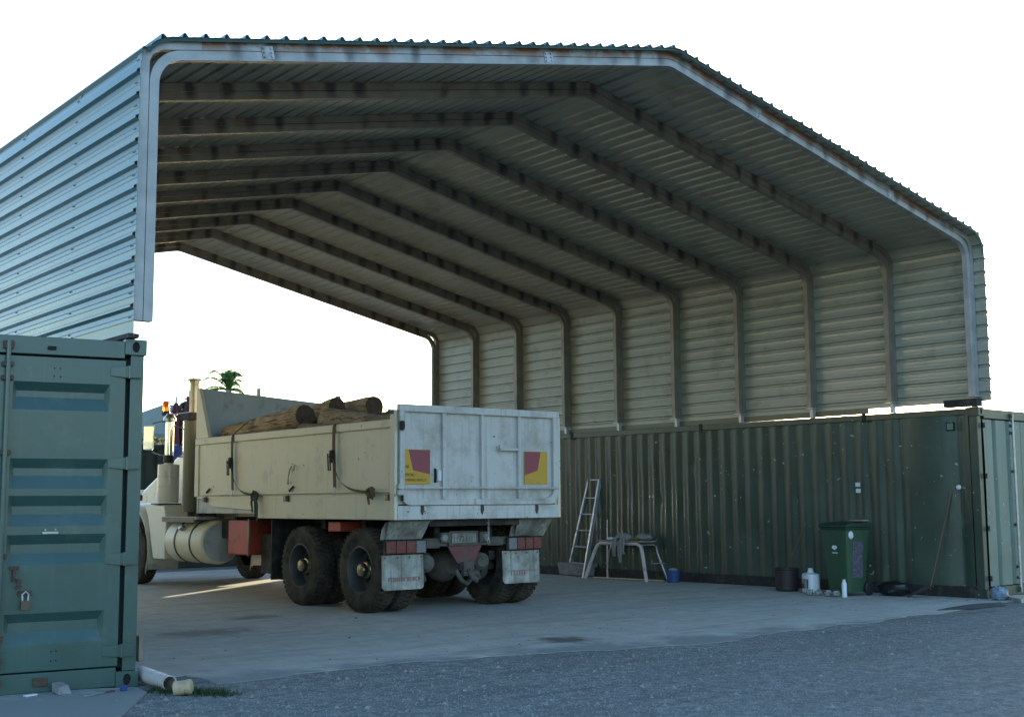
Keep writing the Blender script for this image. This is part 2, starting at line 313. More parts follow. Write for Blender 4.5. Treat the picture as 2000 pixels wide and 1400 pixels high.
# loose gravel
def stones():
    mb=MB(); rnd=random.Random(3)
    def put(x,y,s):
        a=rnd.random()*6.28; ca,sa=math.cos(a),math.sin(a); z=s*.25
        P=[]
        for (dx,dy,dz) in ((1,0,0),(.2,.9,0),(-.9,.3,0),(-.4,-.8,0),(.1,.05,.75)):
            dx*=rnd.uniform(.7,1.2);dy*=rnd.uniform(.7,1.2)
            P.append((x+(dx*ca-dy*sa)*s,y+(dx*sa+dy*ca)*s,z+dz*s-.3*s if dz else -.002))
        mb.add(P,[(0,1,4),(1,2,4),(2,3,4),(3,0,4)])
    n=0
    while n<26000:
        d=3.4+rnd.random()**1.6*13; an=yaw+rnd.uniform(-.46,.46); x=CP.x+math.sin(an)*d*1.9; y=CP.y+math.cos(an)*d*1.9
        if y>(-.25 if x<2.4 else (-.75 if x<11 else -1.0)) or (x<-.55 and y>-2.2): continue
        put(x,y,rnd.uniform(.004,.012)*(1+1.4*(rnd.random()>.975))); n+=1
    for _ in range(5200):   # spill across the slab edge
        x=rnd.uniform(.6,9.8); e0=-.2-(.55 if x>3 else .1)*min(1,max(0,(x-1.5)/3)); y=e0+abs(rnd.gauss(0,.34))
        put(x,y,rnd.uniform(.004,.010))
    o=mb.build('gravel_stones',M['stone'],fix=False); o['kind']='stuff'; return o
stones()

# ------------------------------------------------------------------ shed
W_=11.708; ZE=4.826; ZR=6.086; ZB=2.74; PIT=.185; BETA=math.atan2(ZR-ZE,W_/2)
def poly(off):
    """portal outline offset outwards, sharp corners"""
    dx=off; t=math.tan(BETA); dz=off/math.cos(BETA)
    return [(-dx,None),(-dx,ZE-dx*t+dz),(W_/2,ZR+dz),(W_+dx,ZE-dx*t+dz),(W_+dx,None)]
def fillet(off,Re,Rr,zb):
    P=poly(off); P=[Vector((P[0][0],zb))]+[Vector(p) for p in P[1:4]]+[Vector((P[4][0],zb))]
    out=[P[0]]
    for i,Rd in ((1,Re),(2,Rr),(3,Re)):
        a,b,c=P[i-1],P[i],P[i+1]; d1=(a-b).normalized(); d2=(c-b).normalized(); ang=d1.angle(d2); tl=Rd/math.tan(ang/2)
        p1=b+d1*tl; bis=(d1+d2).normalized(); cen=b+bis*(Rd/math.sin(ang/2)); a0=math.atan2((p1-cen).y,(p1-cen).x); p2=b+d2*tl; a1=math.atan2((p2-cen).y,(p2-cen).x)
        dlt=(a1-a0+PI)%(2*PI)-PI; n=10 if i!=2 else 6
        out+=[cen+Vector((math.cos(a0+dlt*k/n),math.sin(a0+dlt*k/n)))*Rd for k in range(n+1)]
    return out+[P[4]]
def plen(P):
    s=[0]
    for a,b in zip(P,P[1:]): s.append(s[-1]+(b-a).length)
    return s
SHY=[0,1.288]+[1.288+(12.655-1.288)*k/8 for k in range(1,9)]
shed=thing('open_shed','large open ended steel shed with corrugated green roof standing on shipping containers','shed',(0,0,0))
def sweep(mb,o0,o1,Re,Rr,y0,y1,zb):
    A=fillet(o0,Re,Rr,zb); B=fillet(o1,Re+(o1-o0),Rr+(o1-o0),zb); sl=plen(A); n=len(A); b0=len(mb.v)
    vs=[]
    for a,b in zip(A,B): vs+=[(a.x,y0,a.y),(b.x,y0,b.y),(b.x,y1,b.y),(a.x,y1,a.y)]
    fs=[]; uvs=[]
    V=[(o0/.16,o1/.16),(o1/.16,o1/.16),(o1/.16,o0/.16),(o0/.16,o0/.16)]
    for i in range(n-1):
        for k in range(4):
            fs.append((i*4+k,i*4+(k+1)%4,(i+1)*4+(k+1)%4,(i+1)*4+k)); uvs.append([(sl[i],V[k][0]),(sl[i],V[k][1]),(sl[i+1],V[k][1]),(sl[i+1],V[k][0])])
    fs+=[(0,3,2,1),((n-1)*4,(n-1)*4+1,(n-1)*4+2,(n-1)*4+3)]; uvs+=[[(0,0)]*4]*2
    mb.add(vs,fs); mb.uvl=getattr(mb,'uvl',[])+uvs
def make_frame():
    mb=MB(); sweep(mb,0,.077,.24,.3,0,.075,ZB); sweep(mb,.083,.16,.15,.35,0,.075,ZB)
    me=mb.mesh('frame',M['frame'],30,fix=False); ul=me.uv_layers.new(name='UVMap'); i=0
    for q in mb.uvl:
        for c in q: ul.data[i].uv=c; i+=1
    return me
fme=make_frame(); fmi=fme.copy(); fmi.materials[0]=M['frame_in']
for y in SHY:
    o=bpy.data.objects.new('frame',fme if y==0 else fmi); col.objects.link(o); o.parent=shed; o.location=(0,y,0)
    for sx,x in ((0,-.17),(1,W_)):
        if y==0 and sx==0: continue
        MB().box(x-.01,x+.18,y-.03,y+.105,ZB-.012,ZB+.001).box(x+.05,x+.12,y+.01,y+.065,2.585,ZB-.012).build('base_plate',M['galv'],shed)
MB().box(-.205,-.12,-.035,1.6,2.598,2.632).build('base_channel',M['chassis'],shed)
# ribbed cladding, one object per sheet
PB=fillet(.168,.30,.36,2.61); PB[-1]=Vector((PB[-1].x,2.67)); PL=plen(PB); TOT=PL[-1]
def at(s):
    s=min(max(s,0),TOT-1e-6)
    for i in range(len(PL)-1):
        if PL[i+1]>=s: break
    a,b=PB[i],PB[i+1]; t=(s-PL[i])/(PL[i+1]-PL[i]); d=(b-a).normalized(); return a.lerp(b,t),Vector((-d.y,d.x))
prof=[(0,0),(.006,0),(.040,.002),(.046,.004),(.052,.002),(.078,.002),(.084,.004),(.090,.002),(.119,0),(.125,0),(.144,.033),(.161,.033),(.180,0)]
Y0,Y1=-.055,12.80
ns=int(TOT/PIT); s0=(TOT-ns*PIT)/2
nsheets=math.ceil(ns/4)
for k in range(nsheets):
    a=s0+k*4*PIT; nr=min(4,ns-k*4); P=[]
    for j in range(nr):
        for (ds,h) in prof: P.append((a+j*PIT+ds,h))
    P.append((a+nr*PIT+.0,0)); P.append((a+nr*PIT+.012,.002))
    if k==0: P=[(0,0)]+P
    if k==nsheets-1: P.append((TOT,0))
    yy0=(-.04 if a+2*PIT<2.35 else -.045-.012*(k-2)/1.5)+random.uniform(-.004,.004); yy0=max(yy0,-.165); ny=8; mb=MB(); n=len(P); off=.0015*(k%2)
    wav=lambda s,y: .0025*noise.noise(Vector((s*1.3,y*.9,k*3.)))
    for side in (0,1):
        vs=[]
        for j in range(ny+1):
            y=yy0+(Y1-yy0)*j/ny
            for (s,h) in P:
                p,nn=at(s); q=p+nn*(h+off+wav(s,y)-(.003 if side else 0)); vs.append((q.x,y,q.y))
        fs=[]
        for j in range(ny):
            for i in range(n-1):
                q=(j*n+i,j*n+i+1,(j+1)*n+i+1,(j+1)*n+i); fs.append(q if side else q[::-1])
        mb.add(vs,fs,side)
    T=(ny+1)*n
    mb.add([],[])
    for j in (0,ny):
        for i in range(n-1): mb.f.append((j*n+i,j*n+i+1,T+j*n+i+1,T+j*n+i)); mb.m.append(0)
    mid=a+nr*PIT/2; iswall=mid<2.2 or mid>TOT-2.2
    mb.build('wall_sheet' if iswall else 'roof_sheet',[M['sheet_out'],M['sheet_in']],shed,fix=False)
# green barge strip under the sheet ends at the open front
def barge():
    mb=MB(); A=fillet(.140,.30,.36,4.3)[5:-1]; B=fillet(.171,.331,.391,4.3)[5:-1]; n=len(A); vs=[]
    for a,b in zip(A,B):
        t=max(0,min(1,a.x/W_)); y=-.040-.118*t; vs+=[(a.x,y,a.y),(b.x,y,b.y),(b.x,y+.006,b.y),(a.x,y+.006,a.y)]
    mb.add(vs,[(i*4+k,i*4+(k+1)%4,(i+1)*4+(k+1)%4,(i+1)*4+k) for i in range(n-1) for k in range(4)]+[(0,3,2,1),((n-1)*4,(n-1)*4+1,(n-1)*4+2,(n-1)*4+3)])
    mb.build('barge_strip',mat('dark green barge paint',(.02,.06,.052),.45,spec=.4),shed,smooth=30)
barge()
# sheet screws along every frame on the walls and front bolts
sc=MB()
for y in SHY:
    for j in range(0,ns):
        if j>11 and j<ns-11: continue
        p,nn=at(s0+j*PIT+.072)
        for dy in (.02,.05): q=p+nn*.004; sc.cyl((q.x,y+dy+random.uniform(-.004,.004),q.y),(q.x+nn.x*.005,y+dy,q.y+nn.y*.005),.0045,6)
o=sc.build('sheet_screws',M['rust'],shed); o['kind']='stuff'
# splice plates with bolts on the front frame
def splice(s,name='splice_plate'):
    A=fillet(.07,.3,.35,ZB); sl=plen(A)
    for i in range(len(sl)-1):
        if sl[i+1]>=s: break
    a,b=A[i],A[i+1]; t=(s-sl[i])/(sl[i+1]-sl[i]); p=a.lerp(b,t); d=(b-a).normalized(); nn=Vector((-d.y,d.x))
    mb=MB(); c=Vector((p.x,-.003,p.y)); D=Vector((d.x,0,d.y)); NN=Vector((nn.x,0,nn.y))
    mb.obox(c,D*.055,(0,.003,0),NN*.055)
    for i in(-1,1):
        for j in(-1,0,1):
            q=c+D*.035*i+NN*.036*j; mb.cyl(q+Vector((0,-.003,0)),q+Vector((0,-.016,0)),.011,6)
    mb.build(name,M['galv'],shed)
for s in (3.1,6.3,9.6,12.3): splice(s)
for yb in (1.288,):
    pass
# edge channel under the wall sheets
for x in (W_+.145,):
    MB().box(x,x+.03,.35 if x<0 else 1.8,12.7,2.60,2.69).build('base_channel',M['shield'],shed)
MB().box(W_-.02,W_+.13,-.05,.45,2.60,2.70).build('base_channel',M['chassis'],shed)

# ------------------------------------------------------------------ containers
def casting(mb,x0,x1,y0,y1,z0,z1,facey,hx,dark):
    """corner casting with an oval hole on the face towards -y and a side hole"""
    mb.box(x0,x1,y0+.012,y1,z0,z1)
    cx=(x0+x1)/2; cz=(z0+z1)/2; n=16; ring=[]; rect=[]
    for k in range(n):
        a=2*PI*k/n+PI/n; ring.append((cx+.028*math.cos(a),cz+.042*math.sin(a)))
        c,s=math.cos(a),math.sin(a); q=max(abs(c)/((x1-x0)/2),abs(s)/((z1-z0)/2)); rect.append((cx+c/q,cz+s/q))
    vs=[(p[0],y0,p[1]) for p in rect]+[(p[0],y0,p[1]) for p in ring]+[(p[0],y0+.0119,p[1]) for p in ring]+[(p[0],y0+.0119,p[1]) for p in rect]
    fs=[]
    for k in range(n):
        l=(k+1)%n; fs+=[(k,l,n+l,n+k),(n+k,n+l,2*n+l,2*n+k),(l,k,3*n+k,3*n+l)]
    mb.add(vs,fs); dark.add([(p[0],y0+.0115,p[1]) for p in ring],[tuple(range(n))])
def corr_side(x,L,sgn,zs=(.16,2.50),flat=None,pitch=.255,dent=.008,dep=.036,seed=0,y_in=.16):
    ys=[]; y=y_in; ph=[(0,0),(.075,0),(.128,1),(.200,1)]
    while y<L-y_in-pitch:
        if flat and flat[0]-pitch<y<flat[1]: 
            ys.append((y,0)); y=flat[1]+.001; ys.append((y,0)); continue
        for a,b in ph: ys.append((y+a,b))
        y+=pitch
    ys.append((L-y_in,0)); nz=14; mb=MB(); vs=[]
    for j in range(nz+1):
        z=zs[0]+(zs[1]-zs[0])*j/nz; ed=min(1,j*2/nz*2,(nz-j)*2/nz*2)
        for (yy,b) in ys:
            dn=noise.noise(Vector((yy*.8+seed,z*1.1,seed)))+.6*noise.noise(Vector((yy*2.9,z*2.3,seed+5)))+(max(0,noise.noise(Vector((yy*5.3,z*4.1,seed+9)))-.25)*2.)
            vs.append((x+sgn*(-.012-dep*b)+dn*dent*ed,yy,z))
    n=len(ys); mb.add(vs,[(j*n+i,j*n+i+1,(j+1)*n+i+1,(j+1)*n+i) for j in range(nz) for i in range(n-1)])
    return mb
def container(name,label,loc,rz,L,mside,mdoor,cast,flat=None,door='horizontal',seed=0,group=None,end='near',dent=.008,plainend=False):
    t=thing(name,label,'container',loc,rz,group); W=2.438; H=2.591
    for xx in (0,W):
        for yy in (0,L):
            for zz in (0,H):
                mb=MB(); dk=MB(); x0=xx if xx==0 else xx-.162; z0=0 if zz==0 else H-.118; y0=0 if yy==0 else L-.178
                if yy==0: casting(mb,x0,x0+.162,y0,y0+.178,z0,z0+.118,1,0,dk)
                else: mb.box(x0,x0+.162,y0,y0+.178,z0,z0+.118)
                cc_=mb.build('corner_casting',cast,t)
                if dk.v: dk.build('casting_hole',M['dkin'],cc_,fix=False)
            mb=MB(); x0=.012 if xx==0 else W-.162+.012; y0=.03 if yy==0 else L-.15
            mb.box(x0,x0+.10 if xx==0 else x0+.138,y0,y0+.12,.118,H-.118) if xx==0 else mb.box(W-.112,W-.012,y0,y0+.12,.118,H-.118)
            mb.build('corner_post',cast,t,bevel=.006)
    for x0 in (.004,W-.064):
        MB().box(x0,x0+.06,.178,L-.178,H-.10,H-.012).build('top_rail',mside,t,bevel=.006)
        MB().box(x0,x0+.06,.178,L-.178,.012,.16).build('bottom_rail',M['chassis'] if door=='vertical' else mside,t,bevel=.006)
    corr_side(0,L,-1,flat=flat,dent=dent,seed=seed).build('side_wall',mside,t,smooth=38,fix=True)
    corr_side(W,L,1,dent=dent,seed=seed+7).build('side_wall',mside,t,smooth=38,fix=True)
    MB().box(.05,W-.05,.1,L-.1,H-.04,H-.02).build('roof',mside,t)
    MB().box(.05,W-.05,.1,L-.1,.14,.16).build('floor',M['timber'],t)
    MB().box(.12,W-.12,L-.06,L-.04,.1,H-.1).build('end_wall',mside,t)
    MB().box(.162,W-.162,.006,.11,H-.150,H-.018).build('door_header',cast,t,bevel=.005)
    MB().box(.162,W-.162,.006,.14,.012,.150).build('door_sill',cast,t,bevel=.005)
    MB().box(.1,W-.1,.09,.11,.14,H-.14).build('door_seal',M['seal'],t)
    for sd in (0,1):                      # two leaves, mirrored
        X=(lambda q:W-q) if sd else (lambda q:q)  # local measured from this side's outer edge
        lf=MB(); F,B=.020,.062
        zt,zb=H-.166,.162
        if door=='horizontal':
            zz=[(zt,0),(2.27,0),(2.24,0),(2.175,1),(2.13,1),(2.035,0),(1.68,0),(1.61,1),(1.555,1),(1.46,0),(1.41,0),(1.335,1),(1.275,1),(1.19,0),(1.13,0),(1.06,1),(.995,1),(.915,0),(.57,0),(.505,1),(.44,1),(.35,0),(.31,0),(zb,0)]
            a,b=.26,.95
            def xs(q): return [(.150,0),(a,0),(a+.004+.03*q,q),(b-.004-.03*q,q),(b,0),(1.214,0)]
            vs=[];nx=6
            for (z,q) in zz:
                for (x,qq) in xs(q):
                    dn=.010*noise.noise(Vector((x*2.3,z*2.,seed+sd)))*(1 if .3<x<1 else .2)
                    vs.append((X(x),F+.042*qq-dn*(.2<z<2.3),z))
            lf.add(vs,[(j*nx+i,j*nx+i+1,(j+1)*nx+i+1,(j+1)*nx+i) for j in range(len(zz)-1) for i in range(nx-1)])
        else:
            xx=[(.150,0),(.385,0),(.41,1),(.47,1),(.50,0),(.78,0),(.80,1),(.875,1),(.90,0),(1.214,0)]; nz=10; vs=[]
            for j in range(nz+1):
                z=zb+(zt-zb)*j/nz
                for (x,q) in xx: vs.append((X(x),F+.045*q-.006*noise.noise(Vector((x*3,z*2,seed))),z))
            n=len(xx); lf.add(vs,[(j*n+i,j*n+i+1,(j+1)*n+i+1,(j+1)*n+i) for j in range(nz) for i in range(n-1)])
        leaf=lf.build('door_leaf',mdoor,t,smooth=14)
        MB().box(min(X(.150),X(1.214)),max(X(.150),X(1.214)),.066,.088,zb,zt).build('door_backing',M['seal'],t)
        for z in (2.34,1.65,.94,.27):
            if door=='vertical':
                MB().cyl((X(.125),-.002,z-.035),(X(.125),-.002,z+.035),.018,8).build('hinge',M['chassis'],leaf); continue
            hb=MB(); hb.box(min(X(.035),X(.15)),max(X(.035),X(.15)),-.004,.016,z-.045,z+.045)
            hb.prism([(X(.15),-.004,z-.045),(X(.15),-.004,z+.045),(X(.262),.014,z+.032),(X(.262),.014,z-.034)],(0,.006,0))
            hb.cyl((X(.125),.0,z-.05),(X(.125),.0,z+.05),.014,8)
            hb.build('hinge',cast,leaf,bevel=.003)
        rods=[.99] if (door=='horizontal') else [.93]
        for q in rods:
            rb=MB(); rb.cyl((X(q),-.018,.05),(X(q),-.018,2.53),.017,10); rod=rb.build('locking_rod',M['galv'] if door=='vertical' else cast,leaf,smooth=40)
            kp=MB()
            for z in (2.50,.09): kp.box(X(q)-.035,X(q)+.035,-.03,.008,z-.03,z+.03)
            for z in (2.36,2.26,1.72,.98,.40,.25): kp.box(X(q)-.04,X(q)+.04,-.022,.021,z-.018,z+.018)
            kp.build('rod_keeper',M['rust'] if door=='horizontal' else cast,leaf,bevel=.004)
    return t
CL=-R(-9.14)   # left container, its door end turned a little
cl=container('shipping_container','blue green shipping container at the left edge with horizontally ribbed doors and padlock','',0,6.058,None,None,None) if 0 else None
ca,sa=math.cos(-R(9.14)),math.sin(-R(9.14))
LX,LY=-.044-2.438*ca,-.008-2.438*sa
cl=container('shipping_container','blue green shipping container at the left edge with horizontally ribbed doors and a padlock',(LX,LY,.0),-R(9.14),6.058,M['cont_l'],M['cont_l'],M['cont_l'],seed=2)
W=2.438
# details on its visible leaf (container-local)
dl=MB()
for (x,z) in ((W-.665,2.345),(W-.625,2.345),(W-.665,2.285),(W-.62,2.283),(W-.62,.293),(W-.585,.295),(W-.62,.225),(W-.585,.228)): dl.cyl((x,.019,z),(x,.0165,z),.006,8)
dl.build('bolt_hole',M['dkin'],cl)
MB().box(W-.72,W-.66,-.012,.006,2.478,2.505).build('rod_bracket',M['dkin'],cl,bevel=.003)
MB().box(W-.74,W-.64,-.014,.006,.055,.115).build('rod_bracket',M['rust'],cl,bevel=.006)
MB().box(W-.71,W-.60,.006,.020,1.135,1.150).cyl((W-.69,.02,1.165),(W-.69,.008,1.165),.007,6).cyl((W-.62,.02,1.165),(W-.62,.008,1.165),.007,6).build('handle_plate',M['galv'],cl)
MB().box(W-.925,W-.865,-.008,.02,.885,.91).box(W-.905,W-.885,-.022,.02,.80,.89).tube([(W-.89,-.02,.83),(W-.86,-.045,.815),(W-.858,-.03,.76),(W-.885,-.02,.755)],.011,8).build('handle_latch',M['rust'],cl,smooth=40)
pl=tag(MB().box(W-.845,W-.785,-.045,-.02,.60,.665).tube([(W-.835,-.032,.665),(W-.838,-.032,.71),(W-.815,-.032,.73),(W-.795,-.032,.71),(W-.798,-.032,.665)],.007,8,1).build('padlock',[M['brass'],M['galv']],None,bevel=.004),'small brass padlock hanging on the left container door','padlock')
pl.location=(LX,LY,0); pl.rotation_euler=(0,0,-R(9.14))
MB().box(W-.86,W-.77,-.012,.02,.70,.735).build('lock_bracket',M['rust'],cl)
MB().box(W+.002,W+.03,.24,.30,.62,2.37).build('door_flange',M['cont_l'],cl)
c2=container('shipping_container','green shipping container behind the left one carrying the shed wall','',0,1,None,None,None) if 0 else None
c2=container('shipping_container','second blue green container behind the left one under the shed wall',(-2.46,6.5,0),0,6.058,M['cont_l'],M['cont_l'],M['cont_l'],seed=12)
rz=R(2.62)
cr=container('shipping_container','long dark green container carrying the right shed wall behind the wheelie bin',(11.766,-.025,0),rz,12.19,M['cont_r'],M['cont_rd'],M['cont_r'],flat=(.47,1.05),door='vertical',seed=21,dent=.013)
# right container details on the inner side (container-local, x=0 face)
MB().box(-.006,.004,.36,.48,2.28,2.40).box(-.010,-.004,.375,.465,2.295,2.385,1).build('vent_cover',[M['dkin'],M['cont_rd']],cr)
for y in (1.78,4.86,7.9): MB().box(-.008,.004,y-.03,y+.03,2.47,2.598).build('tie_bracket',M['chassis'],cr)
pm=MB()
for (y,z) in ((1.93,1.56),(1.925,1.47)): pm.box(-.002,.03,y-.035,y+.035,z-.03,z+.03)
pm.build('sticker',M['whitep'],cr)
cb=MB()
rn=random.Random(5)
# containers across the far end; right one unseen, added to edge the sun streak
for (x,y,L,lab) in ((13.3,15.75,7.3,'dark green container standing crosswise beyond the truck cab'),(23.15,15.75,6.058,'unseen dark green container added crosswise to edge the sun streak, right of its twin')):
    container('shipping_container',lab,(x,y,0),R(90),L,M['cont_b'],M['cont_b'],M['cont_b'],seed=rn.random()*50,dent=.004)

# ------------------------------------------------------------------ tipper truck
TY=.012535
truck=thing('tipper_truck','cream and white tipper truck parked under the shed with logs in its tray','truck',(4.428,3.231,0),-TY)
TM=Matrix.Translation((4.428,3.231,0))@Matrix.Rotation(-TY,4,'Z')
def on_truck(o): o.location=TM.translation; o.rotation_euler=(0,0,-TY); return o
Tw=2.5; TL=5.59
body=MB()
def pbox(name,m,*b,par=None,bev=.006):
    os_=[MB().box(*q).build(name,m,par or truck,bevel=bev) for q in b]
    return os_[0]
# side panels
def side(x,sg):
    mb=MB(); nx=26; nz=6; vs=[]
    for j in range(nz+1):
        z=1.42+(2.30-1.42)*j/nz
        for i in range(nx+1):
            y=.03+(TL-.05)*i/nx; zz=z if j<nz else z
            vs.append((x+sg*.006*noise.noise(Vector((y*1.1,z*1.6,4.+x)))*(0<j<nz),y,zz))
    mb.add(vs,[(j*(nx+1)+i,j*(nx+1)+i+1,(j+1)*(nx+1)+i+1,(j+1)*(nx+1)+i) for j in range(nz) for i in range(nx)])
    p=mb.build('side_panel',M['cream'],truck,smooth=40)
    pbox('side_panel_inner',M['greyin'],(x-sg*.0+(.035 if sg<0 else -.045),x+(.045 if sg<0 else -.035),.03,TL,1.2,2.32))
    xa,xb=(x-.035,x+.055) if sg<0 else (x-.055,x+.035)
    MB().prism([(xa,.0,2.235),(xb,.0,2.235),(xb,.0,2.335),(xa,.0,2.335)],(0,TL,.0)).build('top_rail',M['cream'],truck,bevel=.01)
    xa,xb=(x-.012,x+.03) if sg<0 else (x-.03,x+.012)
    MB().box(xa,xb,.0,3.51,1.137,1.43).build('side_skirt',M['cream'],truck,bevel=.006)
    xa,xb=(x+.004,x+.04) if sg<0 else (x-.04,x-.004)
    MB().prism([(xa,3.512,1.43),(xa,5.2,1.43),(xa,5.2,1.36),(xa,5.0,1.30),(xa,3.512,1.24)],(xb-xa,0,0)).build('side_skirt',M['cream'],truck,bevel=.004)
    MB().cyl((x+sg*.03,.05,1.475),(x+sg*.03,5.36,1.475),.013,8).build('rope_rail',M['cream'],truck,smooth=40)
    return p
side(0,-1); side(Tw,1)
ck=MB()
for y in (.5,1.9,3.3,4.7): ck.box(-.035,0,y-.02,y+.02,1.455,1.49)
ck.build('rail_bracket',M['cream'],truck)
# rear posts
MB().box(-.045,.0,-.03,.075,1.137,2.44).build('corner_post',M['cream'],truck,bevel=.008)
MB().box(Tw,Tw+.045,-.03,.075,1.137,2.44).build('corner_post',M['cream'],truck,bevel=.008)
pbox('tray_floor',M['greyin'],(.04,Tw-.04,.02,TL,1.2,1.26))
# headboard with side gussets
hb=MB(); hb.prism([(.02,TL-.02,1.2),(Tw-.02,TL-.02,1.2),(Tw-.02,TL-.02,2.96),(Tw*.75,TL-.02,3.0),(.02,TL-.02,3.12)],(0,.04,0)); hb.build('headboard',M['greyin'],truck,bevel=.006)
for x in (-.01,Tw-.05):
    MB().prism([(x,TL+.03,2.336),(x,TL+.03,3.12),(x,TL-.05,3.12),(x,TL-.42,2.336)],(.06,0,0)).build('headboard_gusset',M['cream'],truck,bevel=.006)
MB().box(-.02,.0,TL-.1,TL+.03,1.45,2.235).build('front_post',M['cream'],truck,bevel=.005)
# marker lamps
for y in (5.27,2.70,.16):
    for x in (-.036,): 
        lm=MB().box(x,x+.028,y-.04,y+.04,1.37,1.44).build('marker_lamp',M['redl'],truck,bevel=.01)
        MB().box(x+.006,x+.02,y-.11,y-.05,1.365,1.445).build('lamp_bracket',M['chassis'],lm)
# small cleats on the side
for y in (5.17,2.58): MB().prism([(-.03,y-.11,1.56),(-.03,y-.10,1.575),(-.03,y+.02,1.515),(-.03,y-.0,1.495)],(.02,0,0)).build('cleat',M['chassis'],truck)
MB().tube([(-.03,2.62,1.60),(-.035,2.60,1.68),(-.03,2.57,1.80),(-.03,2.50,1.86),(-.03,2.44,1.83),(-.03,2.45,1.77)],[.02,.008,.012,.014,.010,.006],8).build('rope_hook',M['steel'],truck,smooth=50)
# tailgate
tg=bpy.data.objects.new('tailgate',None)
tgm=MB(); nx=20; nz=10; vs=[]
for j in range(nz+1):
    for i in range(nx+1):
        x=.08+(Tw-.16)*i/nx; z=1.36+(2.46-1.36)*j/nz
        vs.append((x,-.012+.007*noise.noise(Vector((x*2.2,z*2.4,8.)))*(0<i<nx and 0<j<nz),z))
tgm.add(vs,[(j*(nx+1)+i,j*(nx+1)+i+1,(j+1)*(nx+1)+i+1,(j+1)*(nx+1)+i) for j in range(nz) for i in range(nx)])
tgo=tgm.build('tailgate',M['white'],truck,smooth=40)
pbox('tailgate_back',M['greyin'],(.03,Tw-.03,.0,.03,1.32,2.5))
pbox('frame_top',M['white'],(.0,Tw,-.065,.0,2.425,2.512),par=tgo)
for (a,b) in ((.012,.085),(Tw-.10,Tw-.006)): pbox('frame_post',M['white'],(a,b,-.063,-.001,1.50,2.425),par=tgo)
def lframe(x0,sg):
    # rounded lower corner of the tailgate frame
    out=[];inn=[]
    for k in range(9):
        a=PI/2*k/8; out.append((x0+sg*(.16-.16*math.cos(a)),1.50-.19*math.sin(a)+.0)); inn.append((x0+sg*(.26-.17*math.cos(a)),1.50-.12*math.sin(a)))
    o2=[(x0,1.50)]+out[1:]+[(x0+sg*.26,1.31)]; i2=inn+[(x0+sg*.26,1.38)]
    return [(p[0],-.062,p[1]) for p in o2+i2[::-1]]
for x0,sg in ((.012,1),(Tw-.006,-1)): MB().prism(lframe(x0,sg),(0,.06,0)).build('frame_corner',M['white'],tgo)
pbox('frame_bottom',M['white'],(.27,Tw-.266,-.062,-.001,1.31,1.382),par=tgo)
for x in (.66,1.25,1.84): pbox('rib',M['white'],(x-.022,x+.022,-.058,-.008,1.384,2.424),par=tgo)
MB().cyl((.06,-.075,1.515),(Tw-.05,-.075,1.515),.014,8).build('cross_bar',M['white'],tgo,smooth=40)
pbox('hinge_block',M['white'],(-.02,.06,-.085,-.02,1.50,1.56),(-.02,.06,-.085,-.02,1.43,1.49),par=tgo)
pbox('latch_slot',M['dkin'],(.022,.062,-.066,-.06,1.36,1.47),par=tgo,bev=None)
pbox('hinge_bracket',M['white'],(-.02,.05,-.11,-.066,2.30,2.44),par=tgo,bev=.012); 
MB().lathe((.015,-.10,2.25),(0,0,1),[(.0,-.06),(.03,-.05),(.035,0),(.03,.05),(0,.06)],10).build('hinge_pin',M['chassis'],tgo,smooth=40)
MB().cyl((-.10,.02,2.42),(.05,.02,2.42),.028,10).build('pivot_pin',M['muck'],truck,smooth=40)
pbox('handle_bar',M['white'],(1.50,1.82,-.085,-.06,1.985,2.02),(1.50,1.535,-.085,-.055,1.98,2.06),par=tgo)
MB().lathe((.585,-.05,1.66),(0,0,1),[(0,-.07),(.03,-.06),(.032,.05),(.02,.07),(0,.075)],10).build('latch_cover',M['whitep'],tgo,smooth=40)
pbox('latch_plate',M['dkin'],(.535,.56,-.03,-.015,1.58,1.75),par=tgo,bev=None)
pbox('rear_beam',M['white'],(.0,Tw,-.035,.06,1.137,1.305))
for x in (.34,1.24,2.12): MB().prism([(x-.012,-.05,1.30),(x+.022,-.05,1.335),(x+.03,-.05,1.25),(x+.008,-.05,1.19),(x-.012,-.05,1.22)],(0,.02,0)).build('tailgate_hook',M['rust'],truck)
# rear marker plates with lettering
def flat(name,m,pts,y,th,par): return MB().prism([(p[0],y,p[1]) for p in pts],(0,th,0)).build(name,m,par)
def marker(x0,x1,z0,z1,left):
    p=flat('marker_plate',M['yel'],[(x0,z0),(x1,z0),(x1,z1),(x0,z1)],-.026,.004,tgo); w=x1-x0; h=z1-z0
    if left: pg=[(x0+.19*w,z1-.005),(x1-.004,z1-.005),(x1-.004,z0+.29*h),(x0+.36*w,z0+.40*h)]
    else: pg=[(x0+.004,z1-.005),(x0+.70*w,z1-.005),(x0+.56*w,z0+.42*h),(x0+.004,z0+.27*h)]
    flat('red_panel',M['redm'],pg,-.0285,.002,p); return p
mp=marker(.085,.47,1.56,1.975,True); marker(1.94,2.325,1.565,1.985,False)
def text(s,size,loc,m,par,rot=(PI/2,0,0),sx=1.,name='lettering',ext=.0006):
    cu=bpy.data.curves.new(name,'FONT'); cu.body=s; cu.size=size; cu.extrude=ext; cu.align_x='LEFT'; cu.resolution_u=2
    tmp=bpy.data.objects.new('tmp',cu); col.objects.link(tmp); bpy.context.view_layer.update()
    me=bpy.data.meshes.new_from_object(tmp.evaluated_get(bpy.context.evaluated_depsgraph_get())); bpy.data.objects.remove(tmp)
    me.materials.clear(); me.materials.append(m)
    o=bpy.data.objects.new(name,me); col.objects.link(o); o.parent=par; o.location=loc; o.rotation_euler=rot; o.scale=(sx,1,1); return o
text('DO NOT',.052,(.092,-.0275,1.75),M['ink'],mp,sx=.36)
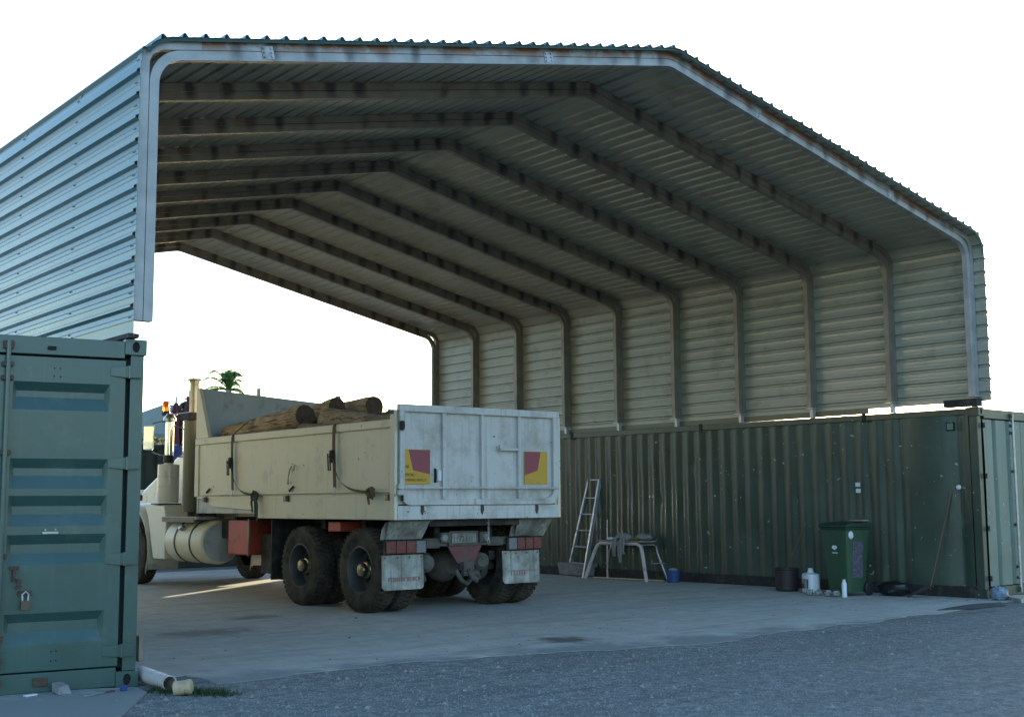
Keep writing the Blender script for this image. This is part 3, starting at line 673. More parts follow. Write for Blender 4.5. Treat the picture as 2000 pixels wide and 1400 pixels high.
text('OVERTAKE',.05,(.092,-.0275,1.655),M['ink'],mp,sx=.60)
text('TURNING VEHICLE',.046,(.095,-.0275,1.595),M['ink'],mp,sx=.80)
# chassis, axles and running gear
for x in (.80,1.62): pbox('chassis_rail',M['chassis'],(x,x+.08,.35,9.3,.78,1.04))
pbox('subframe',M['chassis'],(.55,1.95,.1,5.4,1.05,1.14),(.2,.8,1.0,1.1,1.0,1.12),(.2,.8,2.0,2.1,1.0,1.12))
pbox('cross_member',M['red'],(.1,.85,1.45,1.75,.98,1.10),(1.65,2.4,1.45,1.75,.98,1.10))
pbox('cross_beam',M['muck'],(.6,1.9,.30,.40,.80,.90))
for y in (.833,2.332):
    ax=MB(); ax.cyl((.45,y,.52),(2.05,y,.52),.075,12)
    ax.lathe((1.25,y,.54),(0,1,0),[(0,-.24),(.10,-.23),(.19,-.12),(.22,0),(.19,.12),(.08,.25),(0,.26)],16); a=ax.build('axle',M['muck'],truck,smooth=40)
    for x in (.66,1.80): MB().lathe((x,y,.52),(1,0,0),[(0,-.05),(.20,-.05),(.20,.05),(0,.05)],20).build('brake_drum',M['muck'],a,smooth=40)
for i,(x,y,z) in enumerate(((1.55,.42,.60),(.70,.42,.60))):
    b=MB().lathe((x,y,z),(.2,1,.1),[(0,-.10),(.07,-.10),(.085,-.07),(.105,-.06),(.105,-.02),(.085,0),(.105,.02),(.105,.07),(.07,.11),(0,.11)],16).build('brake_chamber',M['muck'],truck,smooth=40)
    MB().cyl((x-.3 if i==0 else x+.06,y+.02,z+.05),(x,y,z+.03),.012,6).cyl((x-.3 if i==0 else x+.1,y+.02,z-.03),(x,y,z-.02),.010,6).build('brake_rod',M['galv'],b)
    MB().tube([(x,y-.0,z),(x-.03,y+.05,z-.12),(x+.04,y+.1,z-.22)],.05,8).build('slack_adjuster',M['muck'],truck,smooth=40)
# spring hangers/trunnion
for x in (.70,1.72): pbox('spring_pack',M['chassis'],(x,x+.1,.45,2.7,.60,.72),(x,x+.1,.9,2.25,.52,.60))
tow=MB().prism([(.95,.28,.80),(1.48,.28,.80),(1.36,.28,.58),(1.10,.28,.58)],(0,.03,0)).build('tow_plate',mat('faded red tow plate',(.16,.05,.045),.75,0,.2,6.,dirt=((.10,.085,.07),.5,7.)),truck,bevel=.004)
th=MB().box(1.14,1.30,.20,.30,.50,.60); th.tube([(1.22,.22,.50),(1.20,.14,.46),(1.22,.10,.40),(1.28,.13,.38)],.035,8); th.cyl((1.12,.2,.46),(1.34,.2,.46),.035,8); th.build('tow_coupling',M['muck'],tow,smooth=40)
MB().tube([(1.05,.25,.5),(1.1,.2,.38),(1.22,.25,.33),(1.34,.3,.4)],.03,8).build('safety_loop',M['muck'],tow,smooth=40)
pbox('tow_block',M['muck'],(.84,1.0,.26,.34,.84,.97),(1.44,1.60,.26,.34,.84,.97),(1.60,1.82,.27,.33,.79,.88),(.62,.82,.27,.33,.78,.87))
for x in (.88,1.52): MB().lathe((x,.25,.90),(0,1,0),[(0,-.02),(.04,-.015),(.05,0),(.05,.02)],12).build('reversing_lamp',M['flap'],truck,smooth=40)
# number plate
np_=MB().box(1.0,1.37,.252,.258,.835,.955).build('number_plate',M['flap'],truck)
text('| | 72 | | |',.10,(1.02,.2515,.855),M['bind'],np_,sx=.80)
pbox('plate_surround',M['muck'],(.96,1.41,.262,.275,.80,.985))
ch=MB()
for k in range(9):
    z=1.135-.028*k; a=(k%2)*PI/2
    ch.tube([(1.45+.010*math.cos(a)*math.cos(q),.1+.010*math.sin(a)*math.cos(q),z+.018*math.sin(q)) for q in [2*PI*i/8 for i in range(9)]],.004,5,cap=False)
ch.tube([(1.45,.1,.90),(1.47,.1,.85),(1.45,.1,.81),(1.43,.1,.85),(1.45,.1,.90)],.007,6)
ch.build('hanging_chain',M['galv'],truck,smooth=50)
# rear mudguards, lamp bars, flaps
for sd,(x0,x1,l0,l1,f0,f1) in enumerate(((-.04,.56,-.01,.60,-.02,.58),(1.93,2.50,1.86,2.44,1.81,2.42))):
    mg=MB(); P=[(.02,1.13),(.16,1.10),(.24,1.02),(.28,.90)]; nP=len(P)
    mg.prism([(x0,p[0]+.0,p[1]) for p in P]+[(x0,p[0]+.012,p[1]+.0) for p in P[::-1]],(x1-x0,0,0))
    # arched sides hang down so the guard reads as a dished sheet
    mg.build('mudguard',M['flap'],truck,smooth=30)
    MB().prism([(x0,.09,1.12),(x1,.09,1.12),(x1-.02,.255,.90),(x0+.06,.255,.90)],(0,.012,0)).build('mudguard_sheet',M['flap'],truck,bevel=.003)
    bar=pbox('lamp_bar',M['chassis'],(l0,l1,.235,.275,.725,.89))
    n=4; wd=(l1-l0-.03)/n
    order=(0,0,0,1) if sd==0 else (1,0,0,0)
    for k in range(n): pbox('tail_lamp',M['redl'] if order[k]==0 else M['ambl'],(l0+.015+k*wd,l0+.015+(k+1)*wd-.008,.215,.236,.735,.88),par=bar,bev=.005)
    fm=MB(); pts=[]; rr=.05
    z0=.30; z1=.715
    pts=[(f0,z1),(f0,z0+rr)]+[(f0+rr-rr*math.cos(a),z0+rr-rr*math.sin(a)) for a in [PI/2*k/5 for k in range(1,6)]]+[(f1-rr+rr*math.sin(a),z0+rr-rr*math.cos(a)) for a in [PI/2*k/5 for k in range(0,6)]]+[(f1,z1)]
    fl=MB().prism([(p[0],.262+.02*math.sin((p[1]-z0)*3),p[1]) for p in pts],(0,.008,0)).build('mud_flap',M['flap'],truck)
    for k in range(4): MB().cyl((f0+.04+k*(f1-f0-.08)/3,.258,z1-.03),(f0+.04+k*(f1-f0-.08)/3,.268,z1-.03),.009,6).build('flap_bolt',M['rust'],fl)
    # faded, unreadable lettering band
    rnd=random.Random(4+sd); lb=MB(); x=f0+.09
    while x<f1-.08:
        wv=rnd.uniform(.018,.03); lb.box(x,x+.008,.258,.2625,.40,.45); lb.box(x,x+wv,.258,.2625,.442,.45)
        if rnd.random()>.4: lb.box(x+wv-.008,x+wv,.258,.2625,.41,.442)
        if rnd.random()>.5: lb.box(x,x+wv,.258,.2625,.40,.408)
        x+=wv+.014
    if sd==1: lb=MB().box(f0+.12,f1-.04,.258,.2625,.46,.466); [lb.box(f0+.13+k*.045,f0+.13+k*.045+rnd.uniform(.006,.014),.258,.2625,.40,.455) for k in range(6)]
    lb.build('faded_lettering',M['fade'],fl)
# wheels
def tyre_mesh():
    Wt=.25; Ro=.499; prof=[(.285,-.115),(.33,-.122),(.40,-.135),(.46,-.130),(.488,-.112),(.497,-.09),(Ro,-.04),(Ro,.04),(.497,.09),(.488,.112),(.46,.130),(.40,.135),(.33,.122),(.285,.115)]
    mb=MB().lathe((0,0,0),(1,0,0),prof,48); return mb.mesh('tyre',M['tyre'],35)
def tread_mesh():
    mb=MB(); n=44
    for k in range(n):
        for (x0,x1,ph,sk) in ((-.122,-.045,0,.0),(-.038,.038,.5,.2),(.045,.122,0,.0)):
            a=2*PI*(k+ph)/n; da=2*PI/n*.29; Ro=.500; Rt=.5215; vs=[]
            for (aa,x) in ((a-da,x0),(a+da,x0),(a+da,x1),(a-da,x1)):
                aa2=aa+sk*(x/.1)*.03
                edge=(abs(x)>.1)
                for rr in (Ro-.02*edge,Rt-.012*edge): vs.append((x,rr*math.cos(aa2),rr*math.sin(aa2)))
            mb.add(vs,[(0,2,3,1),(2,4,5,3),(4,6,7,5),(6,0,1,7),(1,3,5,7)])
    return mb.mesh('tread',M['tyre'])
TYM,TRM=tyre_mesh(),tread_mesh()
rimo=MB().lathe((0,0,0),(1,0,0),[(.286,-.112),(.292,-.122),(.278,-.124),(.262,-.10),(.255,-.02),(.245,.045),(.20,.062),(.14,.066),(.125,.05),(.125,.0)],40).mesh('rim',M['rim'],30)   # deep dish, outside towards -x
rimf=MB().lathe((0,0,0),(1,0,0),[(.286,-.112),(.292,-.122),(.278,-.124),(.262,-.10),(.24,-.06),(.20,-.11),(.12,-.125),(.10,-.125),(0,-.125)],40).mesh('rim',M['rim'],30)
hubm=MB().lathe((0,0,0),(1,0,0),[(.115,.06),(.115,-.03),(.10,-.05),(.085,-.055),(.085,-.10),(.07,-.118),(.0,-.122)],24).mesh('hub',M['hub'],35)
def nuts():
    mb=MB()
    for k in range(10):
        a=2*PI*k/10; c=(.0,.168*math.cos(a),.168*math.sin(a)); mb.cyl((.06,c[1],c[2]),(.02,c[1],c[2]),.014,6)
    return mb.mesh('wheel_nuts',M['rim'])
NUT=nuts()
def obj(name,me,par,loc=(0,0,0),rot=(0,0,0)):
    o=bpy.data.objects.new(name,me); col.objects.link(o); o.parent=par; o.location=loc; o.rotation_euler=rot; return o
def wheel(x,y,flip,front=False,outer=True):
    wv=obj('wheel',TYM,truck,(x,y,.5215),(random.random()*6,0,PI if flip else 0))
    obj('tread',TRM,wv); obj('rim',rimf if front else rimo,wv)
    if outer and not front: obj('hub',hubm,wv); obj('wheel_nuts',NUT,wv)
    return wv
for y in (.833,2.332):
    wheel(.135,y,False); wheel(.455,y,True,outer=False); wheel(Tw-.135,y,True); wheel(Tw-.455,y,False,outer=False)
wheel(.20,8.22,False,True); wheel(Tw-.20,8.22,True,True)
MB().cyl((.3,8.22,.5),(2.2,8.22,.5),.06,10).build('front_axle',M['chassis'],truck,smooth=40)
# inner front mudflap of the rear wheels and red locker
pbox('wheel_guard',M['chassis'],(.02,.62,3.14,3.17,.30,1.12))
pbox('side_locker',M['red'],(.14,.80,4.08,4.75,.60,1.10),bev=.02)
pbox('locker_trim',M['flap'],(.125,.14,4.06,4.09,.58,1.12))
pbox('air_tank_bracket',M['chassis'],(.3,.8,3.3,4.0,.35,.9),(.3,2.2,4.8,5.3,.82,1.12))
MB().lathe((.62,3.75,.36),(0,1,0),[(0,-.32),(.10,-.30),(.12,-.27),(.12,.27),(.10,.30),(0,.32)],16).build('air_tank',M['chassis'],truck,smooth=40)
# fuel tank
ft=MB().lathe((.30,5.32,.76),(0,1,0),[(0,0),(.30,.0),(.325,.02),(.335,.06),(.335,1.34),(.32,1.38),(0,1.40)],40).build('fuel_tank',M['cream'],truck,smooth=30)
MB().lathe((.30,5.316,.76),(0,1,0),[(0,-.002),(.292,-.002),(.298,.004)],36).build('shaded_tank_end',M['greyin'],ft)  # grey disc over the cream end, its shade put into the colour
for y in (5.72,6.28): MB().lathe((.30,y,.76),(0,1,0),[(.336,-.025),(.345,-.02),(.345,.02),(.336,.025)],40).build('tank_strap',M['blackp'],ft,smooth=30)
MB().lathe((-.02,6.05,.98),(-1,0,.6),[(.05,-.03),(.05,.03),(0,.035)],12).build('filler_cap',M['steel'],ft,smooth=30)
pbox('step_plate',M['alu'],(-.06,.42,5.45,6.75,1.10,1.145)); pbox('step_side',M['timber'],(-.075,-.05,5.5,6.7,1.06,1.14))
pbox('streak_stop_box',M['blackp'],(2.08,2.44,5.2,7.62,.60,1.05),bev=.02)  # unseen box added on the far side to cut the sun streak short
# exhaust stack
st=MB().lathe((.22,6.22,0),(0,0,1),[(.0,1.22),(.15,1.22),(.155,1.25),(.155,2.68),(.13,2.70),(.0,2.70)],24).build('exhaust_shield',M['shield'],truck,smooth=30)
MB().lathe((.22,6.22,0),(0,0,1),[(.075,2.6),(.075,3.26),(.085,3.29),(.115,3.31),(.115,3.33),(.07,3.33),(.06,3.2)],20).build('exhaust_stack',M['steel'],st,smooth=30)
MB().tube([(.22,6.22,1.24),(.22,6.22,1.12),(.35,6.15,1.02),(.7,6.1,.98)],.075,12).build('exhaust_elbow',M['rust'],st,smooth=40)
pbox('stack_bracket',M['chassis'],(.06,.40,6.05,6.4,2.66,2.78),(.2,.9,5.95,6.1,1.1,1.25),bev=.02)
# cab, bonnet, mudguards
cb=MB(); cb.prism([(.48,5.95,1.0),(.48,7.0,1.0),(.48,7.0,2.0),(.48,6.9,2.25),(.48,6.72,2.62),(.48,5.95,2.62)],(1.54,0,0)); cab=cb.build('cab',M['cabw'],truck,bevel=.03)
for x in (.470,2.022): MB().box(x,x+.008,6.15,6.75,1.95,2.45).build('side_window',M['glass'],cab)
MB().prism([(.58,6.925,2.22),(1.92,6.925,2.22),(1.92,6.752,2.58),(.58,6.752,2.58)],(0,.008,.003)).build('windscreen',M['glass'],cab)
MB().box(.7,1.8,5.94,5.948,1.95,2.4).build('rear_window',M['glass'],cab)
hd=MB(); hd.prism([(.58,7.01,1.05),(.58,9.35,1.05),(.58,9.35,1.45),(.58,9.1,1.60),(.58,7.7,2.14),(.58,7.01,2.27)],(1.34,0,0)); hood=hd.build('bonnet',M['cabw'],truck,bevel=.05)
MB().box(  .6,1.9,9.36,9.40,.75,1.6).build('grille',M['chrome'],hood)
pbox('front_bumper',M['chrome'],(.0,2.5,9.5,9.6,.45,.75),bev=.02)
def fender(x0,x1):
    mb=MB(); outer=[]; cy,cz=8.22,.52
    for k in range(15):
        a=R(-22)+R(205)*k/14; rr=.66; zz=cz+rr*1.22*max(math.sin(a),-.35); outer.append((cy-rr*1.10*math.cos(a) if a<PI/2 else cy-rr*1.05*math.cos(a),zz))
    n=len(outer); vs=[]
    for (y,z) in outer: vs+=[(x0,y,z-.05),(x0,y,z),(x0+.05,y,z+.03),(x1-.05,y,z+.03),(x1,y,z)]
    mb.add(vs,[(i*5+j,i*5+j+1,(i+1)*5+j+1,(i+1)*5+j) for i in range(n-1) for j in range(4)])
    o=mb.build('front_mudguard',M['cabw'],truck,smooth=50); sm=o.modifiers.new('s','SOLIDIFY'); sm.thickness=.012; return o
fender(.03,.58); fender(1.92,2.47)
# trailing part of the mudguard running down to the tank
MB().prism([(.04,7.30,.46),(.04,6.84,.46),(.04,6.80,1.05),(.04,6.90,1.33),(.04,7.75,1.36),(.04,7.56,1.15),(.04,7.44,.85)],(.52,0,0)).build('mudguard_apron',M['cabw'],truck,bevel=.02)
pbox('cowl_side',M['cabw'],(.44,.60,6.45,7.35,1.0,1.75),bev=.02)
ac=MB().lathe((.17,7.05,0),(0,0,1),[(0,1.36),(.165,1.36),(.172,1.40),(.172,1.62),(.178,1.63),(.172,1.64),(.172,1.78),(.178,1.79),(.172,1.80),(.172,1.97),(.16,1.985),(.08,1.99),(.075,2.02),(0,2.02)],28).build('air_cleaner',M['cabw'],truck,smooth=30)
MB().lathe((.17,7.05,0),(0,0,1),[(.075,2.0),(.085,2.03),(.085,2.12),(.07,2.14)],16).build('rubber_boot',M['blackp'],ac,smooth=30)
MB().lathe((.17,7.05,0),(0,0,1),[(.068,2.12),(.068,2.68),(.10,2.70),(.105,2.74),(.05,2.82),(0,2.83)],18).build('intake_pipe',M['chrome'],ac,smooth=30)
pbox('cleaner_band',M['blackp'],(-.02,.36,6.95,7.3,1.335,1.355))
bc=MB().lathe((.17,7.22,0),(0,0,1),[(.075,2.80),(.07,2.86),(.06,2.87)],18).build('beacon_base',M['blackp'],truck,smooth=30)
MB().lathe((.17,7.22,0),(0,0,1),[(.055,2.865),(.058,2.88),(.056,3.02),(.045,3.035),(0,3.04)],18).build('beacon_lens',M['orange'],bc,smooth=40)
MB().cyl((.17,7.22,2.80),(.22,6.25,2.80),.012,6).cyl((.17,7.22,2.8),(.17,7.1,2.7),.012,6).build('stay_rod',M['steel'],truck)
mr=MB().obox((-.06,7.35,2.43),(.012,.01,0),(-.055,.075,.0),(.0,-.0,.20)).build('side_mirror',M['chrome'],truck,bevel=.015)
MB().tube([(-.02,7.3,2.66),(.1,7.2,2.70),(.5,6.95,2.55)],.012,6).tube([(-.02,7.3,2.2),(.1,7.25,2.15),(.5,6.98,2.1)],.012,6).build('mirror_arm',M['chrome'],mr)
MB().cyl((.36,6.95,2.10),(.36,6.95,2.78),.009,6).build('aerial',M['galv'],truck)
MB().box(.05,.11,7.95,8.02,1.40,1.50).build('guard_lamp',M['redl'],truck,bevel=.01)
pbox('door_mirror',M['blackp'],(.40,.44,6.9,7.02,1.80,2.02),bev=.01)
# ------------------------------------------------------------------ logs
def log(p0,p1,r0,r1,label,seed,knots=2):
    p0=Vector(p0); p1=Vector(p1); d=(p1-p0); L=d.length; d.normalize(); e=d.orthogonal().normalized(); g=d.cross(e); n=26; ns=18; mb=MB(); vs=[]
    for i in range(ns+1):
        t=i/ns; bow=.03*math.sin(PI*t)*((seed%3)-1); 
        for k in range(n):
            a=2*PI*k/n; rr=r0+(r1-r0)*t; rr*=1+.08*noise.noise(Vector((math.cos(a)*1.3,math.sin(a)*1.3,t*L*1.4+seed*7)))+.045*noise.noise(Vector((math.cos(a)*4,math.sin(a)*4,t*3+seed)))
            if i in(0,ns): rr*=.95
            vs.append(p0+d*(t*L)+(e*math.cos(a)+g*math.sin(a))*rr+g*bow)
    fs=[(i*n+k,i*n+(k+1)%n,(i+1)*n+(k+1)%n,(i+1)*n+k) for i in range(ns) for k in range(n)]
    mb.add(vs,fs); 
    bk=tag(mb.build('log',M['bark'],None,smooth=50),label,'log','logs loaded in the truck tray'); on_truck(bk)
    for end,pt,sgn in ((0,p0,-1),(ns,p1,1)):
        ring=[vs[end*n+k] for k in range(n)]; c=sum(ring,Vector())/n
        inner=[c+(q-c)*.5+d*sgn*.004 for q in ring]; eb=MB(); eb.add(ring+inner+[c+d*sgn*.006],[(k,(k+1)%n,n+(k+1)%n,n+k) for k in range(n)]+[(n+k,n+(k+1)%n,2*n) for k in range(n)])
        eb.build('log_end',M['logend'],bk,smooth=60)
    return bk
log((.36,5.25,2.38),(.47,3.05,2.56),.145,.17,'long tan log along the near side, its rear end stacked on another',1)
log((.80,5.2,2.44),(.95,3.0,2.70),.12,.155,'long reddish log lying against the headboard behind the nearest one',2)
log((.30,5.0,2.28),(.34,2.95,2.24),.12,.13,'low pale log just showing above the front half of the side rail',3)
log((.32,2.84,2.30),(.30,.60,2.15),.145,.14,'low log just above the rear half of the side rail',4)
log((.52,2.55,2.48),(.80,.45,2.24),.165,.16,'thick grey brown log sloping down towards the tailgate',5)
log((1.45,4.9,2.55),(1.42,2.75,2.72),.16,.155,'highest log of the load, dark end facing the tailgate',6)
log((2.0,5.0,2.50),(1.95,2.6,2.60),.12,.12,'small log at the far side of the load',7)
log((1.0,5.3,2.2),(1.1,1.1,2.16),.17,.17,'buried dark log under the middle of the load',8)
log((1.75,5.3,2.25),(1.8,.9,2.2),.19,.18,'buried log along the far side of the tray',9)
log((.62,5.3,2.1),(.62,.9,2.05),.17,.17,'lowest log of the load inside the near tray side',10)
# ratchet straps over the load
def strap(pts,wd,name,m,par=None,th=.003,yaxis=Vector((0,1,0))):
    mb=MB(); P=[Vector(p) for p in pts]; vs=[]
    for i,p in enumerate(P):
        a=yaxis*(wd/2)
        vs+=[p-a,p+a]
    for p in P: vs+=[p-yaxis*(wd/2)+Vector((th,0,th*.5)),p+yaxis*(wd/2)+Vector((th,0,th*.5))]
    n=len(P); fs=[]
    for i in range(n-1): fs+=[(2*i,2*i+1,2*i+3,2*i+2),(2*n+2*i,2*n+2*i+2,2*n+2*i+3,2*n+2*i+1),(2*i,2*i+2,2*n+2*i+2,2*n+2*i),(2*i+1,2*n+2*i+1,2*n+2*i+3,2*i+3)]
    mb.add(vs,fs); return mb.build(name,m,par)
def ratchet(y,m,label,knot,tail):
    t=thing('ratchet_strap',label,'strap',TM.translation,-TY,'straps holding the logs')
    strap([(Tw+.045,y,1.5),(Tw+.045,y,2.35),*[(xx,y,zz) for xx,zz in ([(2.4,2.36),(1.98,2.67),(1.44,2.79),(1.1,2.74),(.87,2.71),(.6,2.66),(.42,2.63),(.2,2.54)] if y>3 else [(2.4,2.36),(1.8,2.42),(1.1,2.46),(.85,2.54),(.66,2.54),(.48,2.48),(.25,2.40)])],(-.03,y,2.345),(-.048,y,2.3),(-.05,y,2.1),(-.045,y-.03,1.53)],.075,'webbing',m,t)
    rb=MB(); rb.obox((-.065,y+.02,1.93),(.02,0,0),(0,.030,.0),(.0,0,.08)); rb.cyl((-.075,y-.02,1.93),(-.075,y+.06,1.93),.016,8)
    for dy in(.005,.055): rb.obox((-.085,y+dy+.02,1.86),(.008,0,0),(0,.006,0),(.0,.012,.11))
    rb.cyl((-.085,y+.0,1.765),(-.085,y+.08,1.765),.009,6); rb.build('ratchet',M['chassis'],t,bevel=.003)
    MB().tube([(-.048,y-.03,1.54),(-.05,y-.03,1.50),(-.055,y-.03,1.465),(-.035,y-.03,1.45)],.010,6).build('strap_hook',M['galv'],t,smooth=40)
    kn=Vector(knot); a=Vector((-.07,y-.02,1.90)); pts=[]
    for k in range(13):
        q=k/12; p=a.lerp(kn,q); p.z-=.10*math.sin(PI*q)*(1-.2*q)+.0; p.z-=.16*(q*(1-q)); p.y=a.y+(kn.y-a.y)*(q**1.7); pts.append(p)
    strap(pts,.07,'loose_tail',m,t,yaxis=Vector((0,.8,.55)))
    kb=MB(); rn=random.Random(int(y*100))
    for k in range(6):
        th=rn.random()*6.28; L=[]
        for i in range(9):
            s=2*PI*i/8; L.append(kn+Vector((-.02+.02*math.cos(s+th)+rn.uniform(-.008,.008),.075*math.cos(s)*(.6+.5*rn.random()),.055*math.sin(s)*(.6+.6*rn.random())-.01)))
        kb.tube(L,.015,6,cap=False)
    for (dy,dz,wv) in tail: kb.tube([kn+Vector((-.03,dy*.3,0)),kn+Vector((-.04,dy,dz*.4)),kn+Vector((-.03,dy*.8,dz))],[.02,.018,.012],5)
    kb.build('knot',m,t,smooth=50)
ratchet(4.28,M['strap_g'],'dark green ratchet strap nearer the cab with a knotted hanging tail',(-.05,3.50,1.46),[(-.12,-.38,0),(.05,-.24,0),(-.06,-.30,0)])
ratchet(1.38,M['strap_b'],'brown ratchet strap near the tailgate with its tail bundled on the rail',(-.05,.46,1.47),[(-.08,-.09,0),(.02,-.15,0)])

# ------------------------------------------------------------------ things along the right container
AX=11.55
# step ladder
def ladder():
    t=thing('step_ladder','aluminium step ladder folded and leaning against the green container','ladder',(0,0,0))
    A0=Vector((11.33,7.93,0)); A1=Vector((11.50,7.50,1.73)); B0=Vector((11.12,7.27,0)); B1=Vector((11.45,7.17,1.73))
    def rail(p,q,m,w=.035,dp=.02):
        d=(q-p).normalized(); s=Vector((0,1,0)); s=(s-d*s.dot(d)).normalized(); n_=d.cross(s); MB().obox((p+q)/2,d*((q-p).length/2),s*dp,n_*w).build('side_rail',m,t,bevel=.004)
    rail(A0,A1,M['alu']); rail(B0,B1,M['alu'])
    n=6
    for k in range(1,n+1):
        q=(k-.15)/n if k<n else .995; a=A0.lerp(A1,q); b=B0.lerp(B1,q); d=(b-a); L=d.length; d.normalize(); x=Vector((1,0,0)); x=(x-d*x.dot(d)).normalized(); z=d.cross(x)
        MB().obox((a+b)/2,d*(L/2),x*.045,z*.012).build('tread',M['alu'],t,bevel=.003)
    # rear legs folded behind
    C0=Vector((11.55,7.55,0)); C1=Vector((11.58,7.35,1.68)); D0=Vector((11.45,7.0,0)); D1=Vector((11.56,7.08,1.68))
    for p,q in ((C0,C1),(D0,D1)): 
        d=(q-p).normalized(); s=Vector((0,1,0)); s=(s-d*s.dot(d)).normalized(); MB().obox((p+q)/2,d*((q-p).length/2),s*.016,d.cross(s)*.025).build('rear_leg',M['bluet'] if 0 else M['alu'],t,bevel=.003)
    for q in (.15,.5,.85): a=C0.lerp(C1,q); b=D0.lerp(D1,q); MB().cyl(a,b,.010,6).build('brace',M['alu'],t)
ladder()
# trestle: bent tube end frames with a plank between them
def trestle():
    t=thing('work_trestle','low trestle bench with bent tube legs standing beside the step ladder','bench',(0,0,0))
    def hoop(x,y0,y1,h,lean,m,r_=.032):
        pts=[(x-lean,y0+.14,0),(x-.02,y0-.02,h-.16),(x,y0-.07,h-.05),(x,y0-.16,h)]+[(x,y1+.16,h),(x,y1+.07,h-.05),(x-.02,y1+.02,h-.16),(x-lean,y1-.14,0)]
        MB().tube(pts,r_,10).build('leg_frame',m,t,smooth=60)
    hoop(11.15,7.02,5.80,.62,.10,M['pvc']); 
    hoop(11.45,6.96,5.74,.62,-.05,M['alu'],.018)
    MB().box(11.12,11.48,5.85,6.9,.645,.675).build('plank',M['timber'],t,bevel=.004)
    MB().cyl((11.25,5.72,.30),(11.5,5.66,.30),.010,6).build('stretcher',M['alu'],t); MB().cyl((11.14,5.9,.6),(11.46,5.86,.6),.012,6).build('stretcher',M['alu'],t)
trestle()
def rag():
    mb=MB()
    for (y0,wd,lo) in ((6.30,.10,.30),(6.44,.09,.40),(6.22,.06,.44)):
        def fn(a,b):
            y=y0+(a-.5)*wd*(1-.35*b); z=.70-b*(.70-lo); x=11.08-.02*math.sin(b*3)+.012*math.sin(a*9+b*4)
            if b<.15: x+= (.15-b)*1.2; z=.70+.02*math.sin(a*5)
            return (x,y,z)
        mb.grid(fn,10,14)
    def top(a,b):
        return (11.08+.22*a,6.15+.35*b,.69+.06*noise.noise(Vector((a*3,b*3,2)))+.10*math.sin(PI*a)*math.sin(PI*b))
    mb.grid(top,10,10)
    o=mb.build('work_cloth',M['cloth'],None,smooth=60); sm=o.modifiers.new('s','SOLIDIFY'); sm.thickness=.012
    tag(o,'grey cloth and glove hanging over the trestle bench','cloth')
rag()
tag(MB().box(11.18,11.28,6.58,6.74,.677,.72).build('white_block',M['whitep'],None,bevel=.01),'small white block lying on the left half of the trestle','block')
def lump(name,c,s,m,label,cat,seed,n=10,rough_=.25):
    c=Vector(c); mb=MB()
    def fn(a,b):
        th=a*2*PI; ph=(b-.5)*PI; d=Vector((math.cos(ph)*math.cos(th),math.cos(ph)*math.sin(th),math.sin(ph))); k=1+rough_*noise.noise(d*2.1+Vector((seed,0,0)))+rough_*.6*noise.noise(d*5+Vector((seed,0,0)))
        q=Vector((d.x*s[0],d.y*s[1],d.z*s[2]))*k+c; q.z=max(q.z,.012+0*q.z) if c.z<.6 else q.z; return q
    mb.grid(fn,n*2,n); o=mb.build(name,m,None,smooth=35); return tag(o,label,cat)
lump('green_glove',(11.16,6.02,.70),(.05,.10,.03),M['hedge'],'yellow green glove lying on the trestle beside the cloth','glove',4)
lump('crumpled_bag',(11.3,5.95,.73),(.12,.16,.06),M['cloth'],'grey crumpled bag on the right end of the trestle','bag',9)
# grey tub behind the ladder
tb=MB().prism([(11.28,8.12,.012),(11.28,7.35,.012),(11.28,7.30,.24),(11.28,8.18,.24)],(.25,0,0)); tag(tb.build('grey_tub',M['greyt'],None,bevel=.03),'grey dusty tub on the floor behind the foot of the ladder','tub')
# blue bucket
bk=thing('blue_bucket','small blue bucket of rags at the right foot of the trestle','bucket',(11.28,5.27,.01))
MB().lathe((0,0,0),(0,0,1),[(0,0),(.095,0),(.12,.19),(.126,.19),(.126,.205),(.115,.205),(.09,.012),(0,.012)],20).build('bucket_body',M['bluep'],bk,smooth=30)
MB().lathe((0,0,0),(0,0,1),[(0,.20),(.05,.23),(.09,.20),(.105,.17)],9).build('rag',M['paper'],bk)
MB().box(11.58,11.60,5.4,8.3,.012,.03).build('tmp',M['pvcy'],None) if 0 else None
tag(MB().tube([(11.05,6.95,.03),(11.1,6.4,.03),(11.16,5.9,.03),(11.2,5.42,.03)],.014,8).build('timber_batten',M['pvcy'],None,smooth=60),'thin pale batten lying on the floor under the trestle','batten')
# wheelie bin
wb=thing('wheelie_bin','green wheelie bin with white badge standing against the dark container','bin',(11.0,1.66,.01),R(-7)); wb.scale=(.86,.84,1)
# local: front (towards camera/-x)
P=[]
bb=MB(); nz=6
for k in range(nz+1):
    q=k/nz; z=.05+q*.88; hx=.21+.07*q; hy=.215+.065*q; rr=.04
    ring=[]
    for (sx,sy) in ((1,1),(-1,1),(-1,-1),(1,-1)):
        for a in range(3):
            an=math.atan2(sy,sx)-PI/4+PI/4*a; ring.append((sx*(hx-rr)+rr*math.cos(an),sy*(hy-rr)+rr*math.sin(an),z))
    P.append(ring)
n=12; vs=[v for rg in P for v in rg]; bb.add(vs,[(k*n+i,k*n+(i+1)%n,(k+1)*n+(i+1)%n,(k+1)*n+i) for k in range(nz) for i in range(n)]+[tuple(range(n))])
bb.build('bin_body',M['bin'],wb,smooth=40)
MB().box(-.30,.30,-.30,.30,.915,.945).build('bin_rim',M['bind'],wb,bevel=.01)
lid=MB().prism([(-.32,-.31,.945),(-.32,-.31,.975),(-.20,-.31,1.01),(.20,-.31,1.025),(.30,-.31,1.0),(.30,-.31,.945)],(0,.62,0)).build('lid',M['bind'],wb,bevel=.012)
